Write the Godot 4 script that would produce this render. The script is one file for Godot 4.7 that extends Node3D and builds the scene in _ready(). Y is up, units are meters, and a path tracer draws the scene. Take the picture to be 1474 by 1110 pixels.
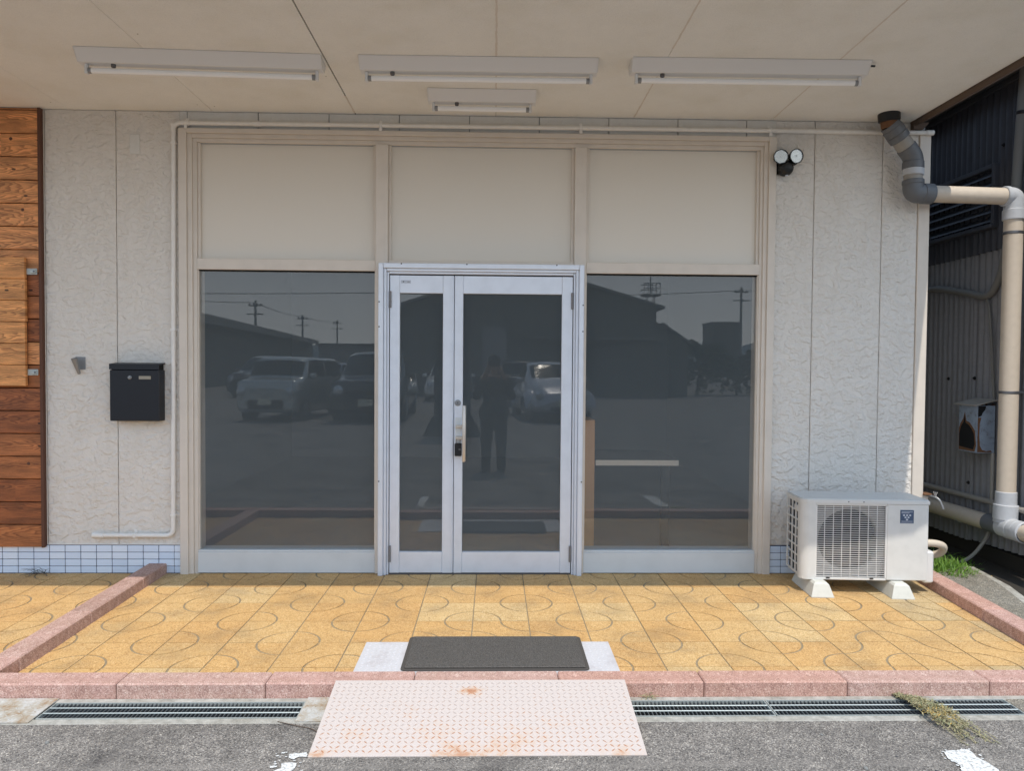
extends Node3D
# A closed shopfront under a deep canopy, seen square on across its tiled porch.
# Units are metres; the face of the wall siding is z = 0, the camera looks towards -z.

var rng := RandomNumberGenerator.new()
var M := {}                       # materials by name
var XF := Transform3D()           # applied to every vertex that the shape helpers emit
var UVF = null                    # optional: a function, local position -> uv
var taken := {}

# ------------------------------------------------------------------ shapes
func mb() -> SurfaceTool:
	var st := SurfaceTool.new()
	st.begin(Mesh.PRIMITIVE_TRIANGLES)
	return st

func vtx(st: SurfaceTool, p: Vector3) -> void:
	if UVF != null:
		st.set_uv(UVF.call(p))
	st.add_vertex(XF * p)

func tri(st: SurfaceTool, a: Vector3, b: Vector3, c: Vector3) -> void:  # counter-clockwise seen from outside
	vtx(st, a); vtx(st, c); vtx(st, b)

func face(st: SurfaceTool, pts: Array, out: Vector3) -> void:           # a flat convex face turned towards out
	st.set_smooth_group(-1)
	var n: Vector3 = (pts[1] - pts[0]).cross(pts[2] - pts[0])
	var flip: bool = n.dot(out) < 0.0
	for i in range(1, pts.size() - 1):
		if flip:
			tri(st, pts[0], pts[i + 1], pts[i])
		else:
			tri(st, pts[0], pts[i], pts[i + 1])

func box(st: SurfaceTool, lo: Vector3, hi: Vector3, bev := 0.0) -> void:
	var c := (lo + hi) * 0.5
	var h := (hi - lo) * 0.5
	bev = minf(bev, minf(h.x, minf(h.y, h.z)) * 0.9)
	for a in 3:
		var b := (a + 1) % 3
		var d := (a + 2) % 3
		for s in [-1.0, 1.0]:
			var pts := []
			for k in [[-1.0, -1.0], [1.0, -1.0], [1.0, 1.0], [-1.0, 1.0]]:
				var p := c
				p[a] += s * h[a]
				p[b] += k[0] * (h[b] - bev)
				p[d] += k[1] * (h[d] - bev)
				pts.append(p)
			var o := Vector3(); o[a] = s
			face(st, pts, o)
		if bev > 0.0:                                                    # edges that run along a
			for sb in [-1.0, 1.0]:
				for sd in [-1.0, 1.0]:
					var e := []
					for k in [[-1.0, 0], [1.0, 0], [1.0, 1], [-1.0, 1]]:
						var p := c
						p[a] += k[0] * (h[a] - bev)
						p[b] += sb * (h[b] - (bev if k[1] == 1 else 0.0))
						p[d] += sd * (h[d] - (0.0 if k[1] == 1 else bev))
						e.append(p)
					var o := Vector3(); o[b] = sb; o[d] = sd
					face(st, e, o)
	if bev > 0.0:
		for sx in [-1.0, 1.0]:
			for sy in [-1.0, 1.0]:
				for sz in [-1.0, 1.0]:
					var s := Vector3(sx, sy, sz)
					var t := []
					for a in 3:
						var p := c
						for k in 3:
							p[k] += s[k] * (h[k] - (0.0 if k == a else bev))
						t.append(p)
					face(st, t, s)

func bx(called: String, m: Material, parent: Node, lo: Vector3, hi: Vector3, bev := 0.0) -> MeshInstance3D:
	var st := mb()
	box(st, lo, hi, bev)
	return obj(called, st, m, parent)

func ring_frame(dir: Vector3, ref: Vector3) -> Array:
	var u := ref - dir * ref.dot(dir)
	u = u.normalized() if u.length() > 1e-4 else dir.cross(Vector3(0.31, 0.77, 0.55)).normalized()
	return [u, dir.cross(u)]

func tube(st: SurfaceTool, path: Array, r, segs := 10, caps := true) -> void:  # r is a number or one per point
	var n := path.size()
	var rings := []
	var ref := Vector3(0.12, 0.98, 0.15)
	for i in n:
		var d: Vector3 = (path[mini(i + 1, n - 1)] - path[maxi(i - 1, 0)]).normalized()
		var f := ring_frame(d, ref)
		ref = f[0]
		var rad: float = r[i] if r is Array else r
		var ring := []
		for k in segs:
			var a := TAU * k / segs
			ring.append(path[i] + (f[0] * cos(a) + f[1] * sin(a)) * rad)
		rings.append(ring)
	loft(st, rings, true)
	if caps:
		face(st, rings[0], path[0] - path[1])
		face(st, rings[n - 1], path[n - 1] - path[n - 2])

func loft(st: SurfaceTool, rings: Array, closed: bool, group := 1) -> void:    # smooth skin over rings that run counter-clockwise about the way they go
	st.set_smooth_group(group)
	for i in rings.size() - 1:
		var a: Array = rings[i]
		var b: Array = rings[i + 1]
		var n := a.size()
		for k in (n if closed else n - 1):
			var k2 := (k + 1) % n
			tri(st, a[k], a[k2], b[k2])
			tri(st, a[k], b[k2], b[k])

func lathe(st: SurfaceTool, at: Vector3, axis: Vector3, prof: Array, segs := 16) -> void:   # prof: [radius, distance along axis]
	axis = axis.normalized()
	var f := ring_frame(axis, Vector3(0.12, 0.98, 0.15))
	var rings := []
	for p in prof:
		var ring := []
		for k in segs:
			var a := TAU * k / segs
			ring.append(at + axis * p[1] + (f[0] * cos(a) + f[1] * sin(a)) * maxf(p[0], 1e-4))
		rings.append(ring)
	for i in rings.size() - 1:
		loft(st, [rings[i], rings[i + 1]], true, 2 + i)
	face(st, rings[0], -axis)
	face(st, rings[rings.size() - 1], axis)

func round_path(pts: Array, rad: float, steps := 5) -> Array:                 # a polyline with its corners rounded
	var out := [pts[0]]
	for i in range(1, pts.size() - 1):
		var a: Vector3 = (pts[i - 1] - pts[i])
		var b: Vector3 = (pts[i + 1] - pts[i])
		var cut := minf(rad, minf(a.length(), b.length()) * 0.48)
		var p0: Vector3 = pts[i] + a.normalized() * cut
		var p1: Vector3 = pts[i] + b.normalized() * cut
		for k in steps + 1:
			var t := float(k) / steps
			out.append(p0.lerp(pts[i], t).lerp(pts[i].lerp(p1, t), t))
	out.append(pts[pts.size() - 1])
	return out

func prism(st: SurfaceTool, outline: PackedVector2Array, place: Callable, depth: float) -> void:  # place(x, y, d) -> position
	var idx := Geometry2D.triangulate_polygon(outline)
	var n := outline.size()
	var out: Vector3 = place.call(0.0, 0.0, 1.0) - place.call(0.0, 0.0, 0.0)
	for i in range(0, idx.size(), 3):
		var f := []
		var g := []
		for k in 3:
			var q := outline[idx[i + k]]
			f.append(place.call(q.x, q.y, depth)); g.append(place.call(q.x, q.y, 0.0))
		face(st, f, out); face(st, g, -out)
	var turn := 1.0 if Geometry2D.is_polygon_clockwise(outline) else -1.0
	for i in n:
		var p := outline[i]
		var q := outline[(i + 1) % n]
		var e := q - p
		var side := Vector2(-e.y, e.x) * turn
		var mid := (p + q) * 0.5
		var o: Vector3 = place.call(mid.x + side.x, mid.y + side.y, 0.0) - place.call(mid.x, mid.y, 0.0)
		face(st, [place.call(p.x, p.y, 0.0), place.call(q.x, q.y, 0.0), place.call(q.x, q.y, depth), place.call(p.x, p.y, depth)], o)

func flat_xy(z: float) -> Callable:
	return func(x, y, d): return Vector3(x, y, z + d)
func flat_xz(y0: float) -> Callable:
	return func(x, z, d): return Vector3(x, y0 + d, z)
func flat_zy(x0: float) -> Callable:
	return func(z, y, d): return Vector3(x0 + d, y, z)

# ------------------------------------------------------------------ objects
func numbered(called: String) -> String:
	var n: int = taken.get(called, 0)
	taken[called] = n + 1
	return called if n == 0 else "%s_%03d" % [called, n]

func obj(called: String, st: SurfaceTool, m: Material, parent: Node = null) -> MeshInstance3D:
	st.generate_normals()
	var o := MeshInstance3D.new()
	o.mesh = st.commit()
	o.material_override = m
	put(o, called, parent)
	return o

func same(called: String, mesh: Mesh, m: Material, parent: Node, at: Vector3, basis := Basis()) -> MeshInstance3D:
	var o := MeshInstance3D.new()
	o.mesh = mesh
	o.material_override = m
	o.transform = Transform3D(basis, at)
	put(o, called, parent)
	return o

func put(o: Node3D, called: String, parent: Node) -> void:
	if parent == null or parent == self:
		o.name = numbered(called)
		add_child(o)
	else:
		var key := "%d/%s" % [parent.get_instance_id(), called]
		var k: int = taken.get(key, 0)
		taken[key] = k + 1
		var nm := called if k == 0 else "%s_%03d" % [called, k]
		o.name = nm
		parent.add_child(o)

func thing(called: String, label: String, category: String, at := Vector3.ZERO, turn := 0.0, group := "") -> Node3D:
	var o := Node3D.new()
	put(o, called, self)
	o.position = at
	o.rotation.y = turn
	tag(o, label, category, group)
	return o

func tag(o: Node, label: String, category: String, group := "") -> void:
	o.set_meta("label", label)
	o.set_meta("category", category)
	if group != "":
		o.set_meta("group", group)

func struct(called: String, label := "") -> Node3D:
	var o := Node3D.new()
	put(o, called, self)
	o.set_meta("kind", "structure")
	if label != "":
		o.set_meta("label", label)
	return o

func stuff(o: Node) -> Node:
	o.set_meta("kind", "stuff")
	return o

# ------------------------------------------------------------------ materials
func noise(kind: int, freq: float, seed_: int, octaves := 3) -> FastNoiseLite:
	var n := FastNoiseLite.new()
	n.noise_type = kind
	n.frequency = freq
	n.seed = seed_
	n.fractal_type = FastNoiseLite.FRACTAL_FBM if octaves > 1 else FastNoiseLite.FRACTAL_NONE
	n.fractal_octaves = octaves
	return n

func cells(freq: float, seed_: int, what := FastNoiseLite.RETURN_CELL_VALUE) -> FastNoiseLite:
	var n := noise(FastNoiseLite.TYPE_CELLULAR, freq, seed_, 1)
	n.cellular_return_type = what
	return n

func field(n: FastNoiseLite, size: int) -> PackedByteArray:
	var im := n.get_seamless_image(size, size)
	im.convert(Image.FORMAT_L8)
	return im.get_data()

func grey(size: int, f: Callable) -> ImageTexture:      # f(i) -> 0..1
	var d := PackedByteArray()
	d.resize(size * size)
	for i in size * size:
		d[i] = clampi(int(f.call(i) * 255.0), 0, 255)
	return ImageTexture.create_from_image(Image.create_from_data(size, size, false, Image.FORMAT_L8, d))

func ramp_tex(size: int, v: PackedFloat32Array, cols: Array) -> ImageTexture:   # values 0..1 through evenly spaced colours
	var lut := []
	for k in 257:
		var t := k / 256.0 * (cols.size() - 1)
		var i := mini(int(t), cols.size() - 2)
		lut.append(cols[i].lerp(cols[i + 1], t - i))
	var d := PackedByteArray()
	d.resize(size * size * 3)
	for i in size * size:
		var c: Color = lut[clampi(int(v[i] * 256.0), 0, 256)]
		d[i * 3] = c.r8; d[i * 3 + 1] = c.g8; d[i * 3 + 2] = c.b8
	return ImageTexture.create_from_image(Image.create_from_data(size, size, false, Image.FORMAT_RGB8, d))

func sum(size: int, layers: Array, base := 0.5) -> PackedFloat32Array:          # layers: [noise, weight]
	var out := PackedFloat32Array()
	out.resize(size * size)
	out.fill(base)
	for l in layers:
		var b := field(l[0], size)
		var w: float = l[1] / 255.0
		for i in size * size:
			out[i] += (b[i] - 127.5) * w
	return out

func plain(name_: String, c: Color, rough := 0.6, metal := 0.0) -> StandardMaterial3D:
	var m := StandardMaterial3D.new()
	m.resource_name = name_
	m.albedo_color = c
	m.roughness = rough
	m.metallic = metal
	M[name_] = m
	return m

func tex(m: StandardMaterial3D, t: Texture2D, scale: float, world := true) -> StandardMaterial3D:
	m.albedo_texture = t
	m.uv1_triplanar = true
	m.uv1_world_triplanar = world
	m.uv1_triplanar_sharpness = 8.0
	m.uv1_scale = Vector3.ONE * scale
	return m

func bump(m: StandardMaterial3D, t: Texture2D, cm: float) -> StandardMaterial3D:
	m.heightmap_enabled = true
	m.heightmap_texture = t
	m.heightmap_scale = cm
	return m

func stain(m: StandardMaterial3D, t: Texture2D, scale: float) -> StandardMaterial3D:   # a slow second pattern over the first
	m.detail_enabled = true
	m.detail_blend_mode = BaseMaterial3D.BLEND_MODE_MUL
	m.detail_albedo = t
	m.detail_uv_layer = BaseMaterial3D.DETAIL_UV_2
	m.uv2_triplanar = true
	m.uv2_world_triplanar = true
	m.uv2_triplanar_sharpness = 8.0
	m.uv2_scale = Vector3.ONE * scale
	return m

func vary(name_: String, from: StandardMaterial3D, c: Color) -> StandardMaterial3D:
	var m: StandardMaterial3D = from.duplicate()
	m.resource_name = name_
	m.albedo_color = c
	M[name_] = m
	return m

func g(v: float) -> Color:
	return Color(v, v, v)

func _ready() -> void:
	# ---- camera, sky, sun, exposure
	var cam := Camera3D.new()
	cam.name = "camera"
	cam.transform = Transform3D(Basis(Vector3(0.99967592, 0.0073708, 0.02436634), Vector3(-0.00669017, 0.9995884, -0.02789741), Vector3(-0.02456193, 0.02772536, 0.99931377)).orthonormalized(), Vector3(0, 1.378, 4.80))
	cam.fov = 55.72
	cam.near = 0.02
	cam.far = 3000.0
	add_child(cam)
	cam.current = true
	var env := Environment.new()
	var sky_mat := ProceduralSkyMaterial.new()
	sky_mat.sky_top_color = Color(0.58, 0.69, 0.82)
	sky_mat.sky_horizon_color = Color(0.872, 0.887, 0.889)
	sky_mat.sky_curve = 0.22
	sky_mat.ground_horizon_color = Color(0.62, 0.61, 0.60)
	sky_mat.ground_bottom_color = Color(0.5, 0.49, 0.48)
	env.background_mode = Environment.BG_SKY
	env.sky = Sky.new()
	env.sky.sky_material = sky_mat
	env.background_energy_multiplier = 1.62
	env.tonemap_mode = Environment.TONE_MAPPER_LINEAR
	env.tonemap_exposure = 1.38
	env.sdfgi_enabled = true
	env.ssao_enabled = true
	env.ssil_enabled = true
	var we := WorldEnvironment.new()
	we.name = "environment"
	we.environment = env
	add_child(we)
	var sun := DirectionalLight3D.new()
	sun.name = "sun"
	sun.light_energy = 0.80
	sun.light_color = Color(1.0, 0.965, 0.91)
	sun.light_angular_distance = 0.5
	sun.shadow_enabled = true
	sun.look_at_from_position(Vector3(0.08, 1.0, 0.52), Vector3.ZERO)
	add_child(sun)
	rng.seed = 7
	make_materials()
	rng.seed = 7
	ground()
	porch()
	gutter()
	building()
	shopfront()
	canopy()
	cladding()
	neighbour()
	canopy_lights()
	wall_fittings()
	rain_pipes()
	air_conditioner()
	alley_pipes()
	floor_things()
	plants()
	interior()
	car_park()

func make_materials() -> void:
	var simplex := FastNoiseLite.TYPE_SIMPLEX_SMOOTH
	# slow stains shared by many surfaces
	var blot := ramp_tex(512, sum(512, [[noise(simplex, 0.008, 3, 5), 0.9], [noise(simplex, 0.03, 4, 3), 0.3]]), [Color(0.90, 0.885, 0.86), Color(0.965, 0.96, 0.95), g(1.0), g(1.0)])
	var grime := ramp_tex(512, sum(512, [[noise(simplex, 0.01, 13, 5), 1.1], [noise(simplex, 0.05, 14, 3), 0.4]]), [Color(0.66, 0.66, 0.67), Color(0.88, 0.88, 0.88), g(0.97), g(1.0)])

	var dust := ramp_tex(256, sum(256, [[noise(simplex, 0.02, 91, 5), 0.8]]), [g(0.955), g(0.985), g(1.0)])
	var faint := ramp_tex(256, sum(256, [[noise(simplex, 0.02, 95, 5), 0.8]]), [Color(0.955, 0.95, 0.935), g(0.985), g(1.0)])
	# porch tiles: ochre granules pressed into cement
	var grains := sum(1024, [[cells(0.22, 21), 0.6], [cells(0.42, 22), 0.4], [noise(simplex, 0.02, 23, 3), 0.16]], 0.52)
	var tile_t := ramp_tex(1024, grains, [Color(0.62, 0.53, 0.41), Color(0.80, 0.70, 0.54), Color(0.87, 0.78, 0.61), Color(0.92, 0.85, 0.71), Color(0.98, 0.95, 0.88)])
	var grains_h := grey(1024, func(i): return grains[i])
	var worn := ramp_tex(512, sum(512, [[noise(simplex, 0.012, 31, 5), 1.2]]), [Color(0.87, 0.88, 0.91), Color(0.95, 0.95, 0.955), g(0.985), Color(1.0, 1.0, 1.0)])
	for k in 7:
		var c: Color = [Color(0.92, 0.825, 0.685), Color(0.922, 0.833, 0.70), Color(0.918, 0.812, 0.665), Color(0.927, 0.848, 0.725), Color(0.92, 0.82, 0.675), Color(0.938, 0.885, 0.79), Color(0.87, 0.835, 0.77)][k]
		var m := stain(bump(tex(plain("porch_tile_%d" % k, c, 0.82), tile_t, 1.0), grains_h, 0.06), worn, 0.45)
		m.uv1_offset = Vector3(k * 0.37, 0, k * 0.21)
	tex(plain("grout", g(0.50), 0.9), tile_t, 2.0).albedo_color = Color(0.67, 0.67, 0.68)

	# asphalt: many stones of different grey
	var stones := sum(1024, [[cells(0.17, 41), 0.5], [cells(0.36, 42), 0.5], [noise(simplex, 0.012, 43, 4), 0.2]], 0.53)
	var asphalt_t := ramp_tex(1024, stones, [g(0.24), Color(0.43, 0.42, 0.415), Color(0.535, 0.525, 0.515), Color(0.62, 0.605, 0.59), Color(0.88, 0.865, 0.84)])
	stain(bump(tex(plain("asphalt", Color(1.0, 0.98, 0.955), 0.93), asphalt_t, 1.1), grey(1024, func(i): return stones[i]), 0.6), grime, 0.23)
	# dimpled cement and concrete
	var conc := sum(512, [[noise(simplex, 0.02, 51, 5), 0.5], [cells(0.3, 52), 0.22]])
	var conc_t := ramp_tex(512, conc, [Color(0.42, 0.41, 0.39), Color(0.60, 0.59, 0.56), Color(0.70, 0.69, 0.66), Color(0.80, 0.79, 0.76)])
	var conc_h := grey(512, func(i): return conc[i])
	stain(bump(tex(plain("concrete", g(1.0), 0.9), conc_t, 1.6), conc_h, 0.1), blot, 0.5)
	stain(bump(tex(plain("pebble_concrete", Color(0.86, 0.85, 0.8), 0.93), asphalt_t, 1.4), grey(1024, func(i): return stones[i]), 0.5), blot, 0.7).albedo_color = Color(1.0, 0.98, 0.92)
	tex(plain("concrete_block", Color(0.80, 0.80, 0.77), 0.7), dust, 5.0, false)

	# kerb stones: pink granite-faced cement
	var gran := sum(512, [[cells(0.32, 61), 0.6], [cells(0.55, 62), 0.45], [noise(simplex, 0.02, 63, 3), 0.25]], 0.5)
	var gran_t := ramp_tex(512, gran, [Color(0.46, 0.36, 0.335), Color(0.665, 0.53, 0.49), Color(0.74, 0.60, 0.555), Color(0.79, 0.66, 0.61), Color(0.94, 0.89, 0.85)])
	for k in 4:
		var c: Color = [g(1.0), Color(1.0, 0.96, 0.94), Color(0.95, 0.95, 0.95), Color(1.0, 0.98, 0.98)][k]
		stain(bump(tex(plain("kerb_%d" % k, c, 0.85), gran_t, 2.0), grey(512, func(i): return gran[i]), 0.05), blot, 0.9)

	# siding: flaky trowelled coating on boards
	var warp := noise(simplex, 0.020, 71, 5)
	warp.domain_warp_enabled = true
	warp.domain_warp_amplitude = 14.0
	warp.domain_warp_frequency = 0.03
	var fl := field(warp, 1024)
	var fine := field(noise(simplex, 0.06, 72, 4), 1024)
	var flake_h := grey(1024, func(i): return clampf(smoothstep(0.40, 0.52, fl[i] / 255.0) * 0.38 + smoothstep(0.56, 0.70, fl[i] / 255.0) * 0.32 + fine[i] / 255.0 * 0.30, 0.0, 1.0))
	var wall_t := ramp_tex(512, sum(512, [[noise(simplex, 0.01, 73, 4), 0.5], [noise(simplex, 0.08, 74, 3), 0.25]]), [g(0.955), g(0.985), g(0.995), g(1.0)])
	var siding := bump(tex(plain("siding", Color(0.888, 0.864, 0.83), 0.75), wall_t, 0.9), flake_h, 0.75)
	var streak := ramp_tex(512, sum(512, [[noise(simplex, 0.015, 76, 5), 0.9], [noise(simplex, 0.06, 77, 3), 0.35]]), [Color(0.975, 0.97, 0.96), Color(0.99, 0.988, 0.985), g(0.998), g(1.0)])
	stain(siding, streak, 1.0)
	siding.uv2_scale = Vector3(1.1, 0.30, 1.1)
	siding.uv1_scale = Vector3(0.62, 0.85, 0.62)
	vary("siding_smooth", siding, Color(0.87, 0.86, 0.835)).heightmap_scale = 0.2
	# soffit board with old brush marks
	var soff := sum(1024, [[noise(simplex, 0.09, 81, 3), 0.3], [cells(0.28, 82), 0.42], [noise(simplex, 0.006, 83, 4), 0.10]], 0.5)
	stain(bump(tex(plain("soffit", Color(0.975, 0.965, 0.94), 0.85), ramp_tex(1024, soff, [g(0.87), g(0.95), g(0.98), g(1.0)]), 1.5), grey(1024, func(i): return soff[i]), 0.12), faint, 0.4)
	# paints and metals
	tex(plain("cream_paint", Color(0.865, 0.825, 0.775), 0.45), dust, 1.2)
	plain("transom_paint", Color(0.875, 0.845, 0.795), 0.5)
	tex(plain("sill_paint", Color(0.84, 0.85, 0.85), 0.4), dust, 0.8)
	tex(plain("conduit_paint", Color(0.93, 0.915, 0.89), 0.5), dust, 2.0)
	tex(plain("aluminium", Color(0.895, 0.915, 0.95), 0.38, 0.22), dust, 1.4)
	plain("aluminium_dark", Color(0.42, 0.42, 0.43), 0.4, 0.6)
	plain("gap", Color(0.05, 0.05, 0.055), 0.9)
	plain("steel", Color(0.58, 0.585, 0.59), 0.45, 0.6)
	plain("handle_metal", Color(0.83, 0.80, 0.76), 0.38, 0.5)
	plain("hinge_grey", Color(0.50, 0.49, 0.49), 0.5, 0.2)
	plain("chrome", Color(0.85, 0.86, 0.87), 0.12, 1.0)
	tex(plain("galvanised", Color(0.74, 0.77, 0.76), 0.5, 0.45), dust, 8.0)
	plain("galvanised_dull", Color(0.36, 0.38, 0.39), 0.6, 0.3)
	plain("black_plastic", Color(0.07, 0.07, 0.08), 0.45)
	tex(plain("mailbox_paint", Color(0.072, 0.085, 0.12), 0.42), dust, 3.0)
	plain("dull_plate", Color(0.62, 0.59, 0.53), 0.5, 0.2)
	plain("glazed_tile", Color(0.865, 0.91, 0.97), 0.15)
	vary("glazed_tile_b", M.glazed_tile, Color(0.84, 0.89, 0.955))
	vary("glazed_tile_c", M.glazed_tile, Color(0.88, 0.92, 0.97))
	plain("tile_joint", Color(0.34, 0.36, 0.42), 0.9)
	plain("lamp_white", Color(0.88, 0.875, 0.87), 0.4)
	plain("tube_white", Color(0.97, 0.965, 0.96), 0.25)
	plain("reflector", Color(0.9, 0.9, 0.88), 0.2, 0.6)
	# glass
	var gl := plain("window_glass", Color(0.52, 0.565, 0.585, 0.16), 0.0)
	gl.transparency = BaseMaterial3D.TRANSPARENCY_ALPHA
	gl.metallic_specular = 0.5
	plain("room_wall", Color(0.62, 0.63, 0.64), 0.9)
	plain("room_floor", Color(0.55, 0.56, 0.57), 0.6)
	plain("counter_wood", Color(0.88, 0.66, 0.44), 0.5)
	plain("table_top", Color(0.95, 0.89, 0.80), 0.5)
	plain("dark_leg", Color(0.06, 0.06, 0.065), 0.5)
	# drain pipes
	tex(plain("grey_pvc", Color(0.40, 0.41, 0.425), 0.5), dust, 3.0)
	tex(plain("cream_pvc", Color(0.80, 0.745, 0.675), 0.5), dust, 3.0)
	tex(plain("tape_white", Color(0.74, 0.75, 0.765), 0.6), dust, 4.0)
	plain("pipe_grey", Color(0.60, 0.58, 0.55), 0.6)
	plain("cable_grey", Color(0.46, 0.45, 0.43), 0.7)
	plain("rust_brown", Color(0.44, 0.31, 0.21), 0.9)
	# neighbour's sheets
	var sheet := sum(512, [[noise(simplex, 0.02, 101, 5), 0.5], [noise(simplex, 0.1, 102, 2), 0.15]])
	var sheet_t := ramp_tex(512, sheet, [g(0.88), g(0.95), g(1.0), g(1.0)])
	tex(plain("sheet_upper", Color(0.265, 0.27, 0.295), 0.6), sheet_t, 1.0)
	tex(plain("sheet_lower", Color(0.545, 0.54, 0.545), 0.7), sheet_t, 1.3)
	tex(plain("dark_trim", Color(0.27, 0.27, 0.28), 0.6), sheet_t, 1.0)
	tex(plain("verge_brown", Color(0.36, 0.29, 0.24), 0.7), sheet_t, 1.5)
	plain("shadow_toned_soil", Color(0.20, 0.18, 0.155), 1.0)  # bare ground, darkened to carry the shadow painted into the alley
	# air conditioner
	tex(plain("ac_paint", Color(0.83, 0.828, 0.815), 0.4), dust, 2.0, false)
	plain("ac_grille", Color(0.84, 0.835, 0.825), 0.4)
	plain("ac_inner", Color(0.62, 0.615, 0.61), 0.6)
	plain("ac_dark", Color(0.10, 0.105, 0.12), 0.7)
	plain("ac_fins", Color(0.22, 0.24, 0.26), 0.5, 0.4)
	plain("label_blue", Color(0.24, 0.31, 0.41), 0.5)
	plain("label_light", Color(0.74, 0.76, 0.80), 0.5)
	plain("hose_cream", Color(0.80, 0.75, 0.68), 0.6)
	# foot mat
	var pile := sum(512, [[cells(0.3, 111), 0.7], [noise(simplex, 0.15, 112, 2), 0.4]])
	tex(plain("mat_pile", g(1.0), 1.0), ramp_tex(512, pile, [Color(0.20, 0.19, 0.18), Color(0.36, 0.345, 0.33), Color(0.45, 0.435, 0.415)]), 3.0)
	bump(M.mat_pile, grey(512, func(i): return pile[i]), 0.4)
	plain("mat_edge", Color(0.30, 0.285, 0.27), 0.85)
	# ramp: white paint, rust where feet and tyres go
	make_ramp_paint()
	# wood
	make_wood()
	# plants
	for k in 3:
		var lm := plain("grass_%d" % k, [Color(0.36, 0.50, 0.17), Color(0.42, 0.56, 0.20), Color(0.28, 0.42, 0.14)][k], 0.6)
		lm.backlight_enabled = true
		lm.backlight = Color(0.4, 0.5, 0.2)
		var wm := plain("dry_%d" % k, [Color(0.66, 0.62, 0.48), Color(0.58, 0.59, 0.46), Color(0.75, 0.63, 0.36)][k], 0.9)
		wm.backlight_enabled = true
		wm.backlight = Color(0.3, 0.3, 0.2)
	var pn := sum(512, [[noise(simplex, 0.05, 121, 4), 0.9]])
	tex(plain("line_paint", Color(0.86, 0.86, 0.85), 0.8), ramp_tex(512, pn, [g(0.42), g(0.80), g(0.97), g(1.0), g(1.0)]), 2.6)
	# the far side of the car park
	plain("warehouse_wall", Color(0.40, 0.40, 0.385), 0.9)
	plain("warehouse_roof", Color(0.45, 0.45, 0.44), 0.7)
	plain("pale_wall", Color(0.56, 0.56, 0.57), 0.9)
	plain("pole_concrete", Color(0.50, 0.50, 0.49), 0.9)
	plain("wire_black", Color(0.1, 0.1, 0.1), 0.8)
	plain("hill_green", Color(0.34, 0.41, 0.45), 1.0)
	plain("hedge_leaf", Color(0.19, 0.26, 0.13), 0.8)
	plain("pillar_dark", Color(0.27, 0.275, 0.27), 0.5)
	plain("tyre", Color(0.10, 0.10, 0.10), 0.85)
	plain("car_glass", Color(0.07, 0.08, 0.085), 0.05)
	plain("car_trim", Color(0.10, 0.10, 0.105), 0.5)
	plain("lamp_glass", Color(0.80, 0.82, 0.84), 0.1, 0.4)
	plain("tail_red", Color(0.55, 0.08, 0.07), 0.3)
	plain("number_plate", Color(0.86, 0.85, 0.76), 0.5)
	for e in [["paint_silver", Color(0.72, 0.74, 0.74), 0.5], ["paint_black", Color(0.11, 0.115, 0.125), 0.2], ["paint_grey", Color(0.66, 0.67, 0.70), 0.35], ["paint_dark", Color(0.20, 0.21, 0.24), 0.4], ["paint_white", Color(0.88, 0.88, 0.87), 0.0]]:
		var pm := plain(e[0], e[1], 0.35, e[2])
		pm.clearcoat_enabled = true
		pm.clearcoat = 1.0
		pm.clearcoat_roughness = 0.05
	var skin := plain("person_mix", Color(1, 1, 1), 0.8)
	skin.vertex_color_use_as_albedo = true
	plain("cap_cloth", Color(0.16, 0.16, 0.17), 0.9)

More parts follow.
